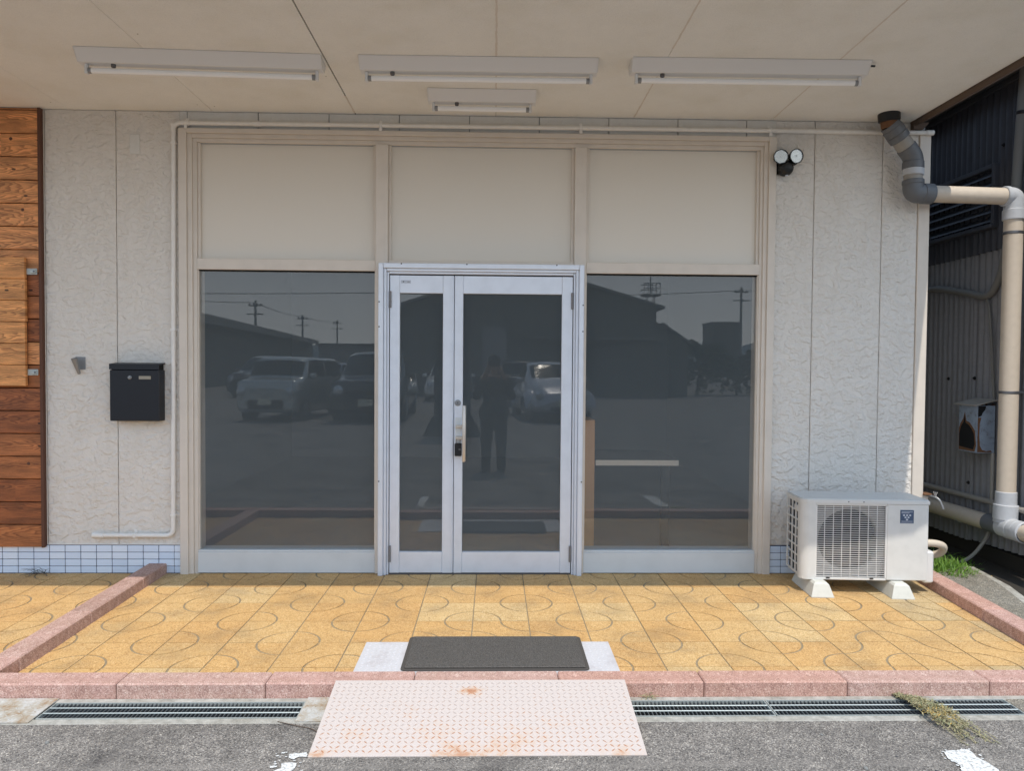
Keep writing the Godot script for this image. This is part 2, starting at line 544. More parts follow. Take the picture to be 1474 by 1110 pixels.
func make_ramp_paint() -> void:
	# u runs 0..1 across the ramp's 1.2 m, v 0..1 from its top edge to the ground
	var n := 1024
	var h := 512
	var soft := noise(FastNoiseLite.TYPE_SIMPLEX_SMOOTH, 0.02, 131, 5)
	var fine := noise(FastNoiseLite.TYPE_SIMPLEX_SMOOTH, 0.12, 132, 3)
	var spots := [[0.47, 0.17, 0.075, 1.3], [0.37, 0.72, 0.13, 0.35], [0.44, 0.985, 0.13, 0.8], [0.03, 0.99, 0.08, 0.6], [0.56, 0.95, 0.10, 0.35], [0.92, 0.99, 0.10, 0.5], [0.62, 0.80, 0.2, 0.35], [0.13, 0.75, 0.08, 0.45], [0.75, 0.55, 0.1, 0.25], [0.28, 0.45, 0.1, 0.22]]
	var d := PackedByteArray(); d.resize(n * h * 3)
	var e := PackedByteArray(); e.resize(n * h * 3)
	for y in h:
		for x in n:
			var u := (x + 0.5) / n
			var v := (y + 0.5) / h
			var a := soft.get_noise_2d(x, y)
			var b := fine.get_noise_2d(x, y)
			var r := 0.06 + 0.20 * v * v
			for s in spots:
				var q: float = Vector2((u - s[0]) * 2.6, (v - s[1]) * 1.5).length() / (s[2] * 2.2)
				r += s[3] * maxf(0.0, 1.0 - q) * 0.75
			r = r + a * 0.34 + b * 0.20
			var rust := smoothstep(0.20, 1.10, r) * 0.85
			var c := Color(0.80, 0.755, 0.73).lerp(Color(0.80, 0.69, 0.60), clampf(rust * 1.7, 0.0, 1.0)).lerp(Color(0.69, 0.47, 0.35), clampf(rust * 1.6 - 0.6, 0.0, 1.0))
			c = c * (0.97 + 0.05 * b)
			var i := (y * n + x) * 3
			d[i] = clampi(c.r8, 0, 255); d[i + 1] = clampi(c.g8, 0, 255); d[i + 2] = clampi(c.b8, 0, 255)
			var w := Color(0.685, 0.645, 0.625).lerp(Color(0.69, 0.49, 0.37), smoothstep(0.02, 0.75, r + 0.22 * v))   # the raised bars lose their paint first
			e[i] = w.r8; e[i + 1] = w.g8; e[i + 2] = w.b8
	plain("ramp_paint", Color(1, 1, 1), 0.6).albedo_texture = ImageTexture.create_from_image(Image.create_from_data(n, h, false, Image.FORMAT_RGB8, d))
	plain("ramp_bars", Color(1, 1, 1), 0.6).albedo_texture = ImageTexture.create_from_image(Image.create_from_data(n, h, false, Image.FORMAT_RGB8, e))
	var pl := sum(512, [[noise(FastNoiseLite.TYPE_SIMPLEX_SMOOTH, 0.012, 133, 5), 1.0], [noise(FastNoiseLite.TYPE_SIMPLEX_SMOOTH, 0.06, 134, 3), 0.4]])
	tex(plain("worn_plate", Color(1, 1, 1), 0.7), ramp_tex(512, pl, [Color(0.58, 0.48, 0.38), Color(0.66, 0.62, 0.56), Color(0.71, 0.70, 0.675), Color(0.77, 0.765, 0.755)]), 1.6)
	tex(plain("pad_plate", Color(0.91, 0.91, 0.93), 0.6), ramp_tex(512, pl, [Color(0.80, 0.78, 0.77), Color(0.86, 0.855, 0.85), Color(0.87, 0.865, 0.86)]), 0.9)
	tex(plain("rusted_box", Color(1, 1, 1), 0.7), ramp_tex(512, pl, [Color(0.10, 0.07, 0.06), Color(0.16, 0.10, 0.07), Color(0.46, 0.26, 0.12), Color(0.52, 0.56, 0.60), Color(0.56, 0.61, 0.66), Color(0.58, 0.62, 0.67)]), 3.1)
	tex(plain("box_paint", Color(0.58, 0.63, 0.69), 0.5), ramp_tex(512, pl, [Color(0.8, 0.75, 0.7), g(0.95), g(1.0), g(1.0)]), 3.0)

func make_wood() -> void:
	# eight bands, each one flat-sawn board of cedar, 1.2 m long; the grain is a leaning cone of rings cut by the board
	var n := 1024
	var d := PackedByteArray(); d.resize(n * n * 3)
	var hh := PackedByteArray(); hh.resize(n * n)
	var wob := noise(FastNoiseLite.TYPE_SIMPLEX_SMOOTH, 0.006, 141, 3)
	var fib := noise(FastNoiseLite.TYPE_SIMPLEX_SMOOTH, 0.35, 142, 2)
	rng.seed = 99
	for b in 8:
		var yc := rng.randf_range(-0.03, 0.03)
		var x0 := rng.randf_range(-0.5, 1.6)
		var lean := rng.randf_range(0.05, 0.11) * (1.0 if rng.randf() < 0.5 else -1.0)
		var knot := Vector2(rng.randf_range(0.1, 1.1), rng.randf_range(-0.05, 0.05))
		for y in 128:
			var py := (y / 127.0 - 0.5) * 0.148
			var row := b * 128 + y
			for x in n:
				var px := x / float(n) * 1.2
				var w := wob.get_noise_2d(x * 0.6 + b * 777.0, y * 3.0)
				var dk := Vector2((px - knot.x) * 0.55, py - knot.y).length()
				var r := sqrt((py - yc) * (py - yc) * 1.5 + pow(lean * (px - x0) + w * 0.016, 2.0) + 0.00002) + 0.010 * exp(-dk * dk * 2600.0)
				var t := fposmod(r / 0.0088, 1.0)
				var late := smoothstep(0.35, 0.86, t) * (1.0 - smoothstep(0.92, 1.0, t))
				var f := fib.get_noise_2d(x * 0.12, row * 2.2)
				var c := Color(0.865, 0.645, 0.44).lerp(Color(0.46, 0.285, 0.18), late * 0.46)
				c = c * (1.0 + f * 0.10 + w * 0.25)
				if dk < 0.007:
					c = c * 0.45
				var i := (row * n + x) * 3
				d[i] = clampi(c.r8, 0, 255); d[i + 1] = clampi(c.g8, 0, 255); d[i + 2] = clampi(c.b8, 0, 255)
				hh[row * n + x] = clampi(int((0.45 + 0.5 * late + f * 0.1) * 255), 0, 255)
	var t := ImageTexture.create_from_image(Image.create_from_data(n, n, false, Image.FORMAT_RGB8, d))
	var ht := ImageTexture.create_from_image(Image.create_from_data(n, n, false, Image.FORMAT_L8, hh))
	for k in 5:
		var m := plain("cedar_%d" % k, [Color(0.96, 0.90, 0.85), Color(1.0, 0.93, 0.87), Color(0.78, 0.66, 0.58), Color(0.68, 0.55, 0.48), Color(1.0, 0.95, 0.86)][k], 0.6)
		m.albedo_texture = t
		bump(m, ht, 0.08)
	plain("cedar_edge", Color(0.36, 0.23, 0.17), 0.7)

# ------------------------------------------------------------------ the setting
func ground() -> void:
	var root := struct("car_park_ground", "worn grey asphalt of the car park")
	var st := mb()
	st.set_smooth_group(1)
	var zs := [2.03, 2.5, 3.0, 3.5, 4.0, 5.0, 6.5, 8.0, 10.0, 12.5, 16.0, 30.0, 90.0, 900.0]
	var ys := [0.003, -0.008, -0.020, -0.032, -0.044, -0.068, -0.072, -0.065, -0.03, 0.0, 0.0, 0.0, 0.0, 0.0]
	var xs := [-900.0, -60.0, -8.0, -4.0, -2.0, 0.0, 2.0, 4.0, 8.0, 60.0, 900.0]
	for i in zs.size() - 1:
		for k in xs.size() - 1:
			var a := Vector3(xs[k], ys[i], zs[i])
			var b := Vector3(xs[k + 1], ys[i], zs[i])
			var c := Vector3(xs[k + 1], ys[i + 1], zs[i + 1])
			var d := Vector3(xs[k], ys[i + 1], zs[i + 1])
			tri(st, a, d, c); tri(st, a, c, b)
	obj("asphalt", st, M.asphalt, root)
	# ground behind the frontage and below everything
	var base := struct("ground", "bare ground under and behind the buildings")
	bx("earth", M.shadow_toned_soil, base, Vector3(-60, -0.6, -60), Vector3(60, -0.25, 2.0))
	# strip beside the porch: dark ground, shadow put into its colour, and pebble-faced concrete
	var strip := struct("alley_ground", "bare ground between the two buildings, with shadow put into its dark colour")
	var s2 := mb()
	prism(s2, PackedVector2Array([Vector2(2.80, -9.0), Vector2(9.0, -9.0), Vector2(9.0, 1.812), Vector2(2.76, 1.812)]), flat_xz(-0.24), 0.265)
	obj("shadow_toned_soil", s2, M.shadow_toned_soil, strip)
	var s3 := mb()
	prism(s3, PackedVector2Array([Vector2(2.815, 0.20), Vector2(2.96, 0.10), Vector2(3.20, -0.02), Vector2(3.13, 0.40), Vector2(3.02, 0.75), Vector2(2.98, 1.815), Vector2(2.72, 1.815)]), flat_xz(0.0), 0.048)
	obj("pebble_slab", s3, M.pebble_concrete, strip)
	var s4 := mb()
	prism(s4, PackedVector2Array([Vector2(3.205, -0.02), Vector2(3.24, -0.01), Vector2(3.18, 0.42), Vector2(3.07, 0.78), Vector2(3.03, 1.815), Vector2(2.983, 1.815), Vector2(3.024, 0.75), Vector2(3.134, 0.40)]), flat_xz(0.0), 0.042)
	obj("concrete_edge", s4, M.concrete, strip)

func tile_mesh() -> ArrayMesh:
	# a 296 mm tile whose face is cut by two quarter circles round opposite corners
	var st := mb()
	var h := 0.1468
	var r0 := 0.1445
	var r1 := 0.1550
	var n := 9
	var inner := []
	for s in [1.0, -1.0]:
		var c := Vector3(-s * 0.15, 0, -s * 0.15)
		var arc := []
		for k in n + 1:
			var a := PI / 2.0 * k / n
			var p: Vector3 = c + Vector3(cos(a), 0, sin(a)) * s * r0
			p.x = clampf(p.x, -h, h); p.z = clampf(p.z, -h, h)
			arc.append(p)
		var corner := Vector3(-s * h, 0, -s * h)
		for k in n:
			face(st, [corner, arc[k], arc[k + 1]], Vector3.UP)
			var mid: Vector3 = (arc[k] + arc[k + 1]) * 0.5 - c
			face(st, [arc[k], arc[k + 1], arc[k + 1] + Vector3(0, -0.006, 0), arc[k] + Vector3(0, -0.006, 0)], mid)
		for k in n + 1:
			var a := PI / 2.0 * (k if s > 0 else k) / n
			var p: Vector3 = c + Vector3(cos(a), 0, sin(a)) * s * r1
			p.x = clampf(p.x, -h, h); p.z = clampf(p.z, -h, h)
			inner.append(Vector2(p.x, p.z))
		if s > 0:
			inner.append(Vector2(-h, h))
		else:
			inner.append(Vector2(h, -h))
	# order: arc by the (-,-) corner runs from +x side to +z side; then the (-,+) corner; then the arc by (+,+) ...
	var idx := Geometry2D.triangulate_polygon(PackedVector2Array(inner))
	for i in range(0, idx.size(), 3):
		var f := []
		for k in 3:
			var q: Vector2 = inner[idx[i + k]]
			f.append(Vector3(q.x, 0, q.y))
		face(st, f, Vector3.UP)
	for i in inner.size():
		var p := Vector3(inner[i].x, 0, inner[i].y)
		var q0: Vector2 = inner[(i + 1) % inner.size()]
		var q := Vector3(q0.x, 0, q0.y)
		var dn := Vector3(0, -0.006, 0)
		face(st, [p, q, q + dn, p + dn], ((p + q) * 0.5))
	for e in [[Vector3(-h, 0, -h), Vector3(0, 0, -h)], [Vector3(-h, 0, -h), Vector3(-h, 0, 0)], [Vector3(h, 0, h), Vector3(0, 0, h)], [Vector3(h, 0, h), Vector3(h, 0, 0)]]:
		var dn := Vector3(0, -0.006, 0)
		face(st, [e[0], e[1], e[1] + dn, e[0] + dn], (e[0] + e[1]) * 0.5)
	st.generate_normals()
	return st.commit()

func porch() -> void:
	var root := struct("tiled_porch", "ochre paving tiles cut with circles, in front of the shop")
	bx("mortar_bed", M.grout, root, Vector3(-6.2, -0.24, -0.02), Vector3(2.894, -0.0032, 1.808))
	var mesh := tile_mesh()
	var flips := {}
	for i in range(1, 9):
		for j in range(-4, 3):
			if rng.randf() < 0.025:
				flips[Vector2i(i, j)] = true
	for i in range(-12, 1):
		for j in range(-4, 3):
			if rng.randf() < 0.02:
				flips[Vector2i(i, j)] = true
	flips.erase(Vector2i(-5, -1)); flips.erase(Vector2i(-5, -2)); flips.erase(Vector2i(-6, -1)); flips.erase(Vector2i(-6, -2))
	for i in range(-20, 8):
		for j in range(-3, 3):
			var at := Vector3(0.494 + 0.3 * i + 0.15, rng.randf_range(-0.0008, 0.0008), 0.9066 + 0.3 * j + 0.15)
			# corners at (i, j) and (i+1, j+1) carry arcs when i + j is even
			var even: bool = posmod(i + j, 2) == 0
			if flips.has(Vector2i(i, j)):
				even = not even
			var pick := rng.randf()
			var k := rng.randi_range(0, 4)
			if pick > 0.96 or (i == 3 and j == 0) or (i == 4 and j == -1):
				k = 5
			if i >= 6 and pick > 0.3:
				k = 6
			same("tile", mesh, M["porch_tile_%d" % k], root, at, Basis(Vector3.UP, (0.0 if even else PI / 2.0) + (PI if rng.randf() < 0.5 else 0.0)))
	# kerb stones along the front edge and the two sides
	var kerb := struct("kerb", "pink speckled kerb stones along the porch edge")
	var x := -1.535 - 0.605 * 8
	while x < 2.8:
		var hi := minf(x + 0.602, 2.83)
		bx("kerb_stone", M["kerb_%d" % rng.randi_range(0, 3)], kerb, Vector3(x, -0.2, 1.701 + rng.randf_range(-0.001, 0.001)), Vector3(hi, 0.065 + rng.randf_range(-0.001, 0.001), 1.817), 0.006)
		x += 0.605
	for side in [["divider", Vector3(-2.19, 0, 0.0), 0.022, 0.118], ["right", Vector3(2.815, 0, 0.02), -0.085, 0.118]]:
		XF = Transform3D(Basis(Vector3.UP, side[2]), side[1])
		var z := 0.003
		var cuts := [0.345, 0.945, 1.545, 1.69] if side[0] == "divider" else [0.30, 0.90, 1.50, 1.665]
		for c in cuts:
			var st := mb()
			box(st, Vector3(-side[3] / 2, -0.2, z), Vector3(side[3] / 2, 0.066 if side[0] == "divider" else 0.067, c - 0.002), 0.006)
			obj("kerb_stone", st, M["kerb_%d" % rng.randi_range(0, 3)], kerb)
			z = c + 0.001
		XF = Transform3D()

func gutter() -> void:
	var root := struct("gutter", "concrete drain channel between the kerb and the asphalt")
	bx("channel_edge", M.concrete, root, Vector3(-9, -0.3, 1.8175), Vector3(9, 0.004, 1.853), 0.004)
	bx("channel_edge", M.concrete, root, Vector3(-9, -0.3, 1.989), Vector3(9, 0.0045, 2.032), 0.004)
	bx("channel_floor", M.gap, root, Vector3(-9, -0.32, 1.853), Vector3(9, -0.16, 1.989))
	bx("concrete_cover", M.pebble_concrete, root, Vector3(2.13, -0.15, 1.8535), Vector3(9, 0.006, 1.9885), 0.004)
	var words := ["steel drain grating at the left end of the gutter", "steel drain grating touching the right side of the ramp", "rightmost steel drain grating, with dry weeds lying over it"]
	var spots := [-1.752, 0.122, 1.126]
	for k in 3:
		var gt := thing("drain_grating", words[k], "drain grating", Vector3(spots[k], 0, 1.921), 0, "drain gratings in the gutter")
		var len := 0.996
		for s in [-1.0, 1.0]:
			bx("edge_bar", M.galvanised, gt, Vector3(0, -0.03, s * 0.0655 - 0.0025), Vector3(len, 0.0055, s * 0.0655 + 0.0025))
		bx("end_bar", M.galvanised, gt, Vector3(-0.002, -0.03, -0.067), Vector3(0.002, 0.005, 0.067))
		bx("end_bar", M.galvanised, gt, Vector3(len - 0.002, -0.03, -0.067), Vector3(len + 0.002, 0.005, 0.067))
		for s in [-1.0, 1.0]:
			var st := mb()
			tube(st, [Vector3(0.002, 0.0035, s * 0.022), Vector3(len - 0.002, 0.0035, s * 0.022)], 0.0032, 6)
			obj("cross_rod", st, M.galvanised, gt)
		var sb := mb()
		var n := 62
		for i in range(1, n):
			var bxp := len * i / n
			box(sb, Vector3(bxp - 0.0019, -0.028, -0.063), Vector3(bxp + 0.0019, 0.003, 0.063))
		stuff(obj("bearing_bars", sb, M.galvanised_dull, gt))
	for e in [[-3.4, -1.758, "rust-stained white checker plate covering the gutter at far left"], [-0.752, 0.118, "small paint-flaked checker plate between grating and ramp"]]:
		var cp := thing("checker_plate", e[2], "steel plate", Vector3(e[0], 0.0055, 1.9245))
		var w: float = e[1] - e[0]
		bx("plate", M.worn_plate, cp, Vector3(0, 0, -0.1), Vector3(w, 0.0045, 0.1))
		var sb := mb()
		lugs(sb, w, 0.2, 0.030, Vector3(w / 2, 0.0045, 0), 0.0022)
		stuff(obj("raised_bars", sb, M.worn_plate, cp))

func lugs(st: SurfaceTool, w: float, d: float, pitch: float, c: Vector3, high: float) -> void:   # crossed lozenges of a checker plate, centred on c
	var nx := int(w / pitch)
	var nz := int(d / pitch)
	for i in nx:
		for j in nz:
			var p := c + Vector3((i - (nx - 1) * 0.5) * pitch, 0, (j - (nz - 1) * 0.5) * pitch)
			var a := PI / 4.0 if (i + j) % 2 == 0 else -PI / 4.0
			var u := Vector3(cos(a), 0, sin(a)) * pitch * 0.46
			var v := Vector3(-sin(a), 0, cos(a)) * pitch * 0.115
			var top := Vector3(0, high, 0)
			var q := [p + u, p + v, p - u, p - v]
			for k in 4:
				var q2: Vector3 = q[(k + 1) % 4]
				var t1: Vector3 = p + (q[k] - p) * 0.6 + top
				var t2: Vector3 = p + (q2 - p) * 0.6 + top
				face(st, [q[k], q2, t2, t1], (q[k] + q2) * 0.5 - p + Vector3(0, 0.003, 0))
			face(st, [p + u * 0.6 + top, p + v * 0.6 + top, p - u * 0.6 + top, p - v * 0.6 + top], Vector3.UP)

# ------------------------------------------------------------------ the shop
var shop: Node3D

func building() -> void:
	shop = thing("shop_building", "cream shop with flaky trowelled walls and a wide glass front under a canopy", "building")
	# solid walls behind the siding, left open where the shopfront stands
	bx("wall_core", M.room_wall, shop, Vector3(-7.0, -0.2, -0.17), Vector3(-2.0, 3.0, -0.017))
	bx("wall_core", M.room_wall, shop, Vector3(1.80, -0.2, -0.17), Vector3(2.845, 3.0, -0.017))
	bx("wall_core", M.room_wall, shop, Vector3(-1.999, 2.80, -0.17), Vector3(1.799, 3.0, -0.017))
	bx("side_wall", M.siding_smooth, shop, Vector3(2.70, -0.2, -9.0), Vector3(2.868, 3.0, -0.171))
	# siding boards, 455 mm wide with open joints
	var joints := []
	for k in range(-3, 13):
		joints.append(-2.443 + 0.4545 * k)
	for i in joints.size() - 1:
		var a: float = joints[i] + 0.002
		var b: float = joints[i + 1] - 0.002
		if b < -2.0:
			bx("siding_board", M.siding, shop, Vector3(a, 0.188, -0.016), Vector3(b, 2.998, 0.0), 0.003)
		elif a < -2.038:
			bx("siding_board", M.siding, shop, Vector3(a, 0.188, -0.016), Vector3(-2.037, 2.998, 0.0), 0.003)
			bx("siding_board", M.siding_smooth, shop, Vector3(-2.0365, 2.888, -0.016), Vector3(b, 2.998, -0.0005), 0.001)
		elif b < 1.84:
			bx("siding_board", M.siding_smooth, shop, Vector3(a, 2.888, -0.016), Vector3(b, 2.998, 0.0), 0.003)
		elif a < 1.84:
			bx("siding_board", M.siding_smooth, shop, Vector3(a, 2.888, -0.016), Vector3(1.8405, 2.998, -0.0005), 0.001)
			bx("siding_board", M.siding, shop, Vector3(1.841, 0.188, -0.016), Vector3(b, 2.998, 0.0), 0.003)
		else:
			bx("siding_board", M.siding, shop, Vector3(a, 0.188, -0.016), Vector3(minf(b, 2.795), 2.998, 0.0), 0.003)
	bx("corner_trim", M.cream_paint, shop, Vector3(2.797, 0.188, -0.17), Vector3(2.872, 2.93, 0.010), 0.003)
	bx("joint_backing", M.tile_joint, shop, Vector3(-7.0, 0.0, -0.0168), Vector3(-2.04, 2.99, -0.0162))
	bx("cover_patch", M.siding_smooth, shop, Vector3(-2.353, 2.722, 0.0), Vector3(-2.288, 2.847, 0.006), 0.002)
	# plinth of small glazed tiles
	for side in [[-6.0, -2.037], [1.842, 2.865]]:
		bx("plinth_joint", M.tile_joint, shop, Vector3(side[0], -0.01, -0.03), Vector3(side[1], 0.186, 0.004))
		var x: float = -2.084 if side[0] < 0 else 1.842
		var xs := []
		if side[0] < 0:
			xs.append([-2.081, -2.039])
			while x > side[0] + 0.05:
				xs.append([x - 0.0963, x])
				x -= 0.1005
		else:
			xs.append([1.844, 1.917])
			x = 1.9205
			while x < side[1] - 0.02:
				xs.append([x, minf(x + 0.0963, side[1] - 0.002)])
				x += 0.1005
		for q in xs:
			for r in 4:
				var y0 := 0.003 + r * 0.0458
				var lift := rng.randf_range(0.0, 0.0006)
				bx("plinth_tile", M[["glazed_tile", "glazed_tile_b", "glazed_tile_c"][rng.randi_range(0, 2)]], shop, Vector3(q[0], y0, 0.0), Vector3(q[1], y0 + 0.0420, 0.0078 + lift), 0.0018)
	bx("plinth_drip", M.conduit_paint, shop, Vector3(-2.90, 0.1875, 0.0), Vector3(-2.0385, 0.191, 0.006))

func shopfront() -> void:
	var cp: Material = M.cream_paint
	# outer frame: three steps in section
	for e in [[-2.035, -1.984, -0.12, 0.030], [-1.984, -1.953, -0.12, 0.016], [-1.953, -1.927, -0.12, 0.004]]:
		bx("frame_jamb", cp, shop, Vector3(e[0], -0.008, e[2]), Vector3(e[1], 2.885 if e[3] > 0.02 else (2.855 if e[3] > 0.01 else 2.828), e[3]), 0.002)
	for e in [[1.789, 1.838, -0.12, 0.030], [1.762, 1.789, -0.12, 0.016], [1.742, 1.762, -0.12, 0.004]]:
		bx("frame_jamb", cp, shop, Vector3(e[0], -0.008, e[2]), Vector3(e[1], 2.885 if e[3] > 0.02 else (2.855 if e[3] > 0.01 else 2.828), e[3]), 0.002)
	bx("frame_head", cp, shop, Vector3(-1.9838, 2.8555, -0.12), Vector3(1.7888, 2.8848, 0.0295), 0.002)
	bx("frame_head", cp, shop, Vector3(-1.9528, 2.8285, -0.12), Vector3(1.7618, 2.8552, 0.0155), 0.002)
	bx("frame_head", cp, shop, Vector3(-1.9268, 2.803, -0.12), Vector3(1.7418, 2.8282, 0.0035), 0.002)
	for e in [[-0.776, -0.695], [0.518, 0.597]]:
		bx("mullion", cp, shop, Vector3(e[0], 0.0, -0.12), Vector3(e[1], 2.8027, 0.018), 0.003)
	for e in [[-1.9268, -0.7763], [-0.6947, 0.5177], [0.5973, 1.7417]]:
		bx("transom_bar", cp, shop, Vector3(e[0], 1.985, -0.12), Vector3(e[1], 2.056, 0.010), 0.003)
		bx("transom_panel", M.transom_paint, shop, Vector3(e[0] + 0.004, 2.0565, -0.06), Vector3(e[1] - 0.004, 2.8025, -0.028))
		# thin glazing beads round the panel
		bx("bead", cp, shop, Vector3(e[0], 2.0565, -0.027), Vector3(e[0] + 0.018, 2.8025, -0.008), 0.002)
		bx("bead", cp, shop, Vector3(e[1] - 0.018, 2.0565, -0.027), Vector3(e[1], 2.8025, -0.008), 0.002)
	for e in [[-1.9268, -0.7763], [0.5973, 1.7417]]:
		bx("sill_panel", M.sill_paint, shop, Vector3(e[0], 0.004, -0.12), Vector3(e[1], 0.140, 0.012), 0.002)
		bx("sill_bead", M.sill_paint, shop, Vector3(e[0], 0.1403, -0.12), Vector3(e[1], 0.1535, 0.006), 0.002)
		bx("window_bead", cp, shop, Vector3(e[0], 0.1538, -0.05), Vector3(e[0] + 0.007, 1.9848, -0.002), 0.001)
		bx("window_bead", cp, shop, Vector3(e[1] - 0.007, 0.1538, -0.05), Vector3(e[1], 1.9848, -0.002), 0.001)
		bx("window_bead", M.gap, shop, Vector3(e[0] + 0.0072, 1.978, -0.05), Vector3(e[1] - 0.0072, 1.9848, -0.006))
		bx("window_pane", M.window_glass, shop, Vector3(e[0] + 0.0072, 0.1538, -0.032), Vector3(e[1] - 0.0072, 1.9777, -0.024))
	# aluminium door casing with ribs
	var al: Material = M.aluminium
	for e in [[-0.749, -0.716, 0.075], [-0.716, -0.697, 0.060], [-0.697, -0.683, 0.045]]:
		bx("door_casing", al, shop, Vector3(e[0] + 0.0005, 0.0, 0.0185), Vector3(e[1] - 0.0005, 2.031 - (e[0] + 0.749), e[2]), 0.004)
		bx("door_casing", al, shop, Vector3(-0.169 - e[1] + 0.0005, 0.0, 0.0185), Vector3(-0.169 - e[0] - 0.0005, 2.031 - (e[0] + 0.749), e[2]), 0.004)
	for e in [[-0.7155, 1.998, 2.0308, 0.0745], [-0.6965, 1.980, 1.9975, 0.0595], [-0.6825, 1.965, 1.9795, 0.0445]]:
		bx("door_casing", al, shop, Vector3(e[0], e[1], 0.0185), Vector3(-0.169 - e[0], e[2], e[3]), 0.003)
	bx("door_gap", M.gap, shop, Vector3(-0.6825, 0.0, -0.02), Vector3(-0.6795, 1.9647, 0.02))
	bx("door_gap", M.gap, shop, Vector3(0.5105, 0.0, -0.02), Vector3(0.5135, 1.9647, 0.02))
	bx("door_gap", M.gap, shop, Vector3(-0.6794, 1.9585, -0.02), Vector3(0.5104, 1.9647, 0.02))
	bx("threshold", M.aluminium_dark, shop, Vector3(-0.6794, -0.002, -0.05), Vector3(0.5104, 0.007, 0.034))
	# screw heads along the casing
	for q in [[-0.742, 1.78], [-0.742, 1.62], [-0.742, 0.62], [0.573, 1.77], [0.573, 1.60], [0.573, 0.62], [-0.18, 2.026], [0.40, 2.026], [-0.60, 2.026]]:
		var sc := mb()
		lathe(sc, Vector3(q[0], q[1], 0.074), Vector3(0, 0, 1), [[0.005, 0.0], [0.005, 0.0022], [0.002, 0.003]], 8)
		obj("screw", sc, M.aluminium_dark, shop)
	# two leaves: a narrow one at the left and the door proper
	var leaves := [[-0.6788, -0.2635, 0.064, 0.0715], [-0.2595, 0.5098, 0.0555, 0.070]]
	for k in 2:
		var e: Array = leaves[k]
		var leaf := Node3D.new()
		put(leaf, "door_leaf", shop)
		leaf.position = Vector3(e[0], 0.0, 0.0)
		leaf.set_meta("label", ["narrow left door leaf with a sticker", "wide right door leaf with a bar handle"][k])
		var w: float = e[1] - e[0]
		var a: float = e[2]
		var b: float = e[3]
		bx("stile", al, leaf, Vector3(0, 0.010, -0.005), Vector3(a, 1.957, 0.035), 0.003)
		bx("stile", al, leaf, Vector3(w - b, 0.010, -0.005), Vector3(w, 1.957, 0.035), 0.003)
		bx("top_rail", al, leaf, Vector3(a + 0.0004, 1.842, -0.004), Vector3(w - b - 0.0004, 1.9565, 0.032), 0.002)
		bx("kick_panel", al, leaf, Vector3(a + 0.0004, 0.011, -0.004), Vector3(w - b - 0.0004, 0.149, 0.032), 0.002)
		bx("pane", M.window_glass, leaf, Vector3(a + 0.0004, 0.1494, 0.008), Vector3(w - b - 0.0004, 1.8416, 0.016))
		for y in [0.085, 1.745]:
			var hs := mb()
			var hx: float = 0.004 if k == 0 else w - 0.004
			lathe(hs, Vector3(hx, y, 0.043), Vector3.UP, [[0.0055, 0.0], [0.0075, 0.002], [0.0075, 0.049], [0.006, 0.050], [0.006, 0.052], [0.0075, 0.053], [0.0075, 0.106], [0.0055, 0.108]], 10)
			obj("hinge", hs, M.hinge_grey, leaf)
		if k == 0:
			bx("sticker", M.label_light, leaf, Vector3(0.072, 1.905, 0.0321), Vector3(0.135, 1.925, 0.0326))
			bx("sticker_mark", M.aluminium_dark, leaf, Vector3(0.083, 1.912, 0.0327), Vector3(0.092, 1.919, 0.0330))
			bx("sticker_mark", M.aluminium_dark, leaf, Vector3(0.112, 1.913, 0.0327), Vector3(0.127, 1.916, 0.0330))
			bx("meeting_strip", al, leaf, Vector3(w - 0.014, 0.012, 0.0352), Vector3(w - 0.008, 1.955, 0.039), 0.001)
		else:
			var hs := mb()
			lathe(hs, Vector3(0.024, 1.130, 0.035), Vector3(0, 0, 1), [[0.0205, 0.0], [0.0205, 0.004], [0.018, 0.008], [0.012, 0.009], [0.010, 0.005]], 20)
			obj("lock_cylinder", hs, M.steel, leaf)
			bx("keyhole", M.gap, leaf, Vector3(0.0225, 1.124, 0.0405), Vector3(0.0255, 1.136, 0.0415))
			bx("lock_plate", M.sill_paint, leaf, Vector3(0.009, 0.868, 0.0352), Vector3(0.046, 1.034, 0.039), 0.002)
			for y in [0.905, 0.979]:
				var hp := mb()
				box(hp, Vector3(0.012, y - 0.0095, 0.0395), Vector3(0.074, y + 0.0095, 0.092), 0.005)
				obj("handle_mount", hp, M.handle_metal, leaf)
			var hb := mb()
			var rod := [Vector3(0.068, 0.752, 0.100), Vector3(0.068, 0.756, 0.100), Vector3(0.068, 1.112, 0.100), Vector3(0.068, 1.116, 0.100)]
			tube(hb, rod, [0.008, 0.0115, 0.0115, 0.008], 14)
			obj("handle_bar", hb, M.handle_metal, leaf)
	# a key safe hangs from the lower mount
	var ks := thing("key_safe", "small black key box hanging from the door handle", "key box", Vector3(-0.2305, 0.785, 0.055))
	bx("body", M.black_plastic, ks, Vector3(-0.0225, 0.0, -0.012), Vector3(0.0225, 0.083, 0.022), 0.005)
	bx("dial", M.aluminium_dark, ks, Vector3(0.003, 0.040, 0.0222), Vector3(0.018, 0.050, 0.025), 0.001)
	var sh := mb()
	tube(sh, round_path([Vector3(-0.012, 0.081, 0.008), Vector3(-0.012, 0.118, 0.008), Vector3(0.012, 0.118, 0.008), Vector3(0.012, 0.081, 0.008)], 0.011, 5), 0.0032, 8)
	obj("shackle", sh, M.steel, ks)

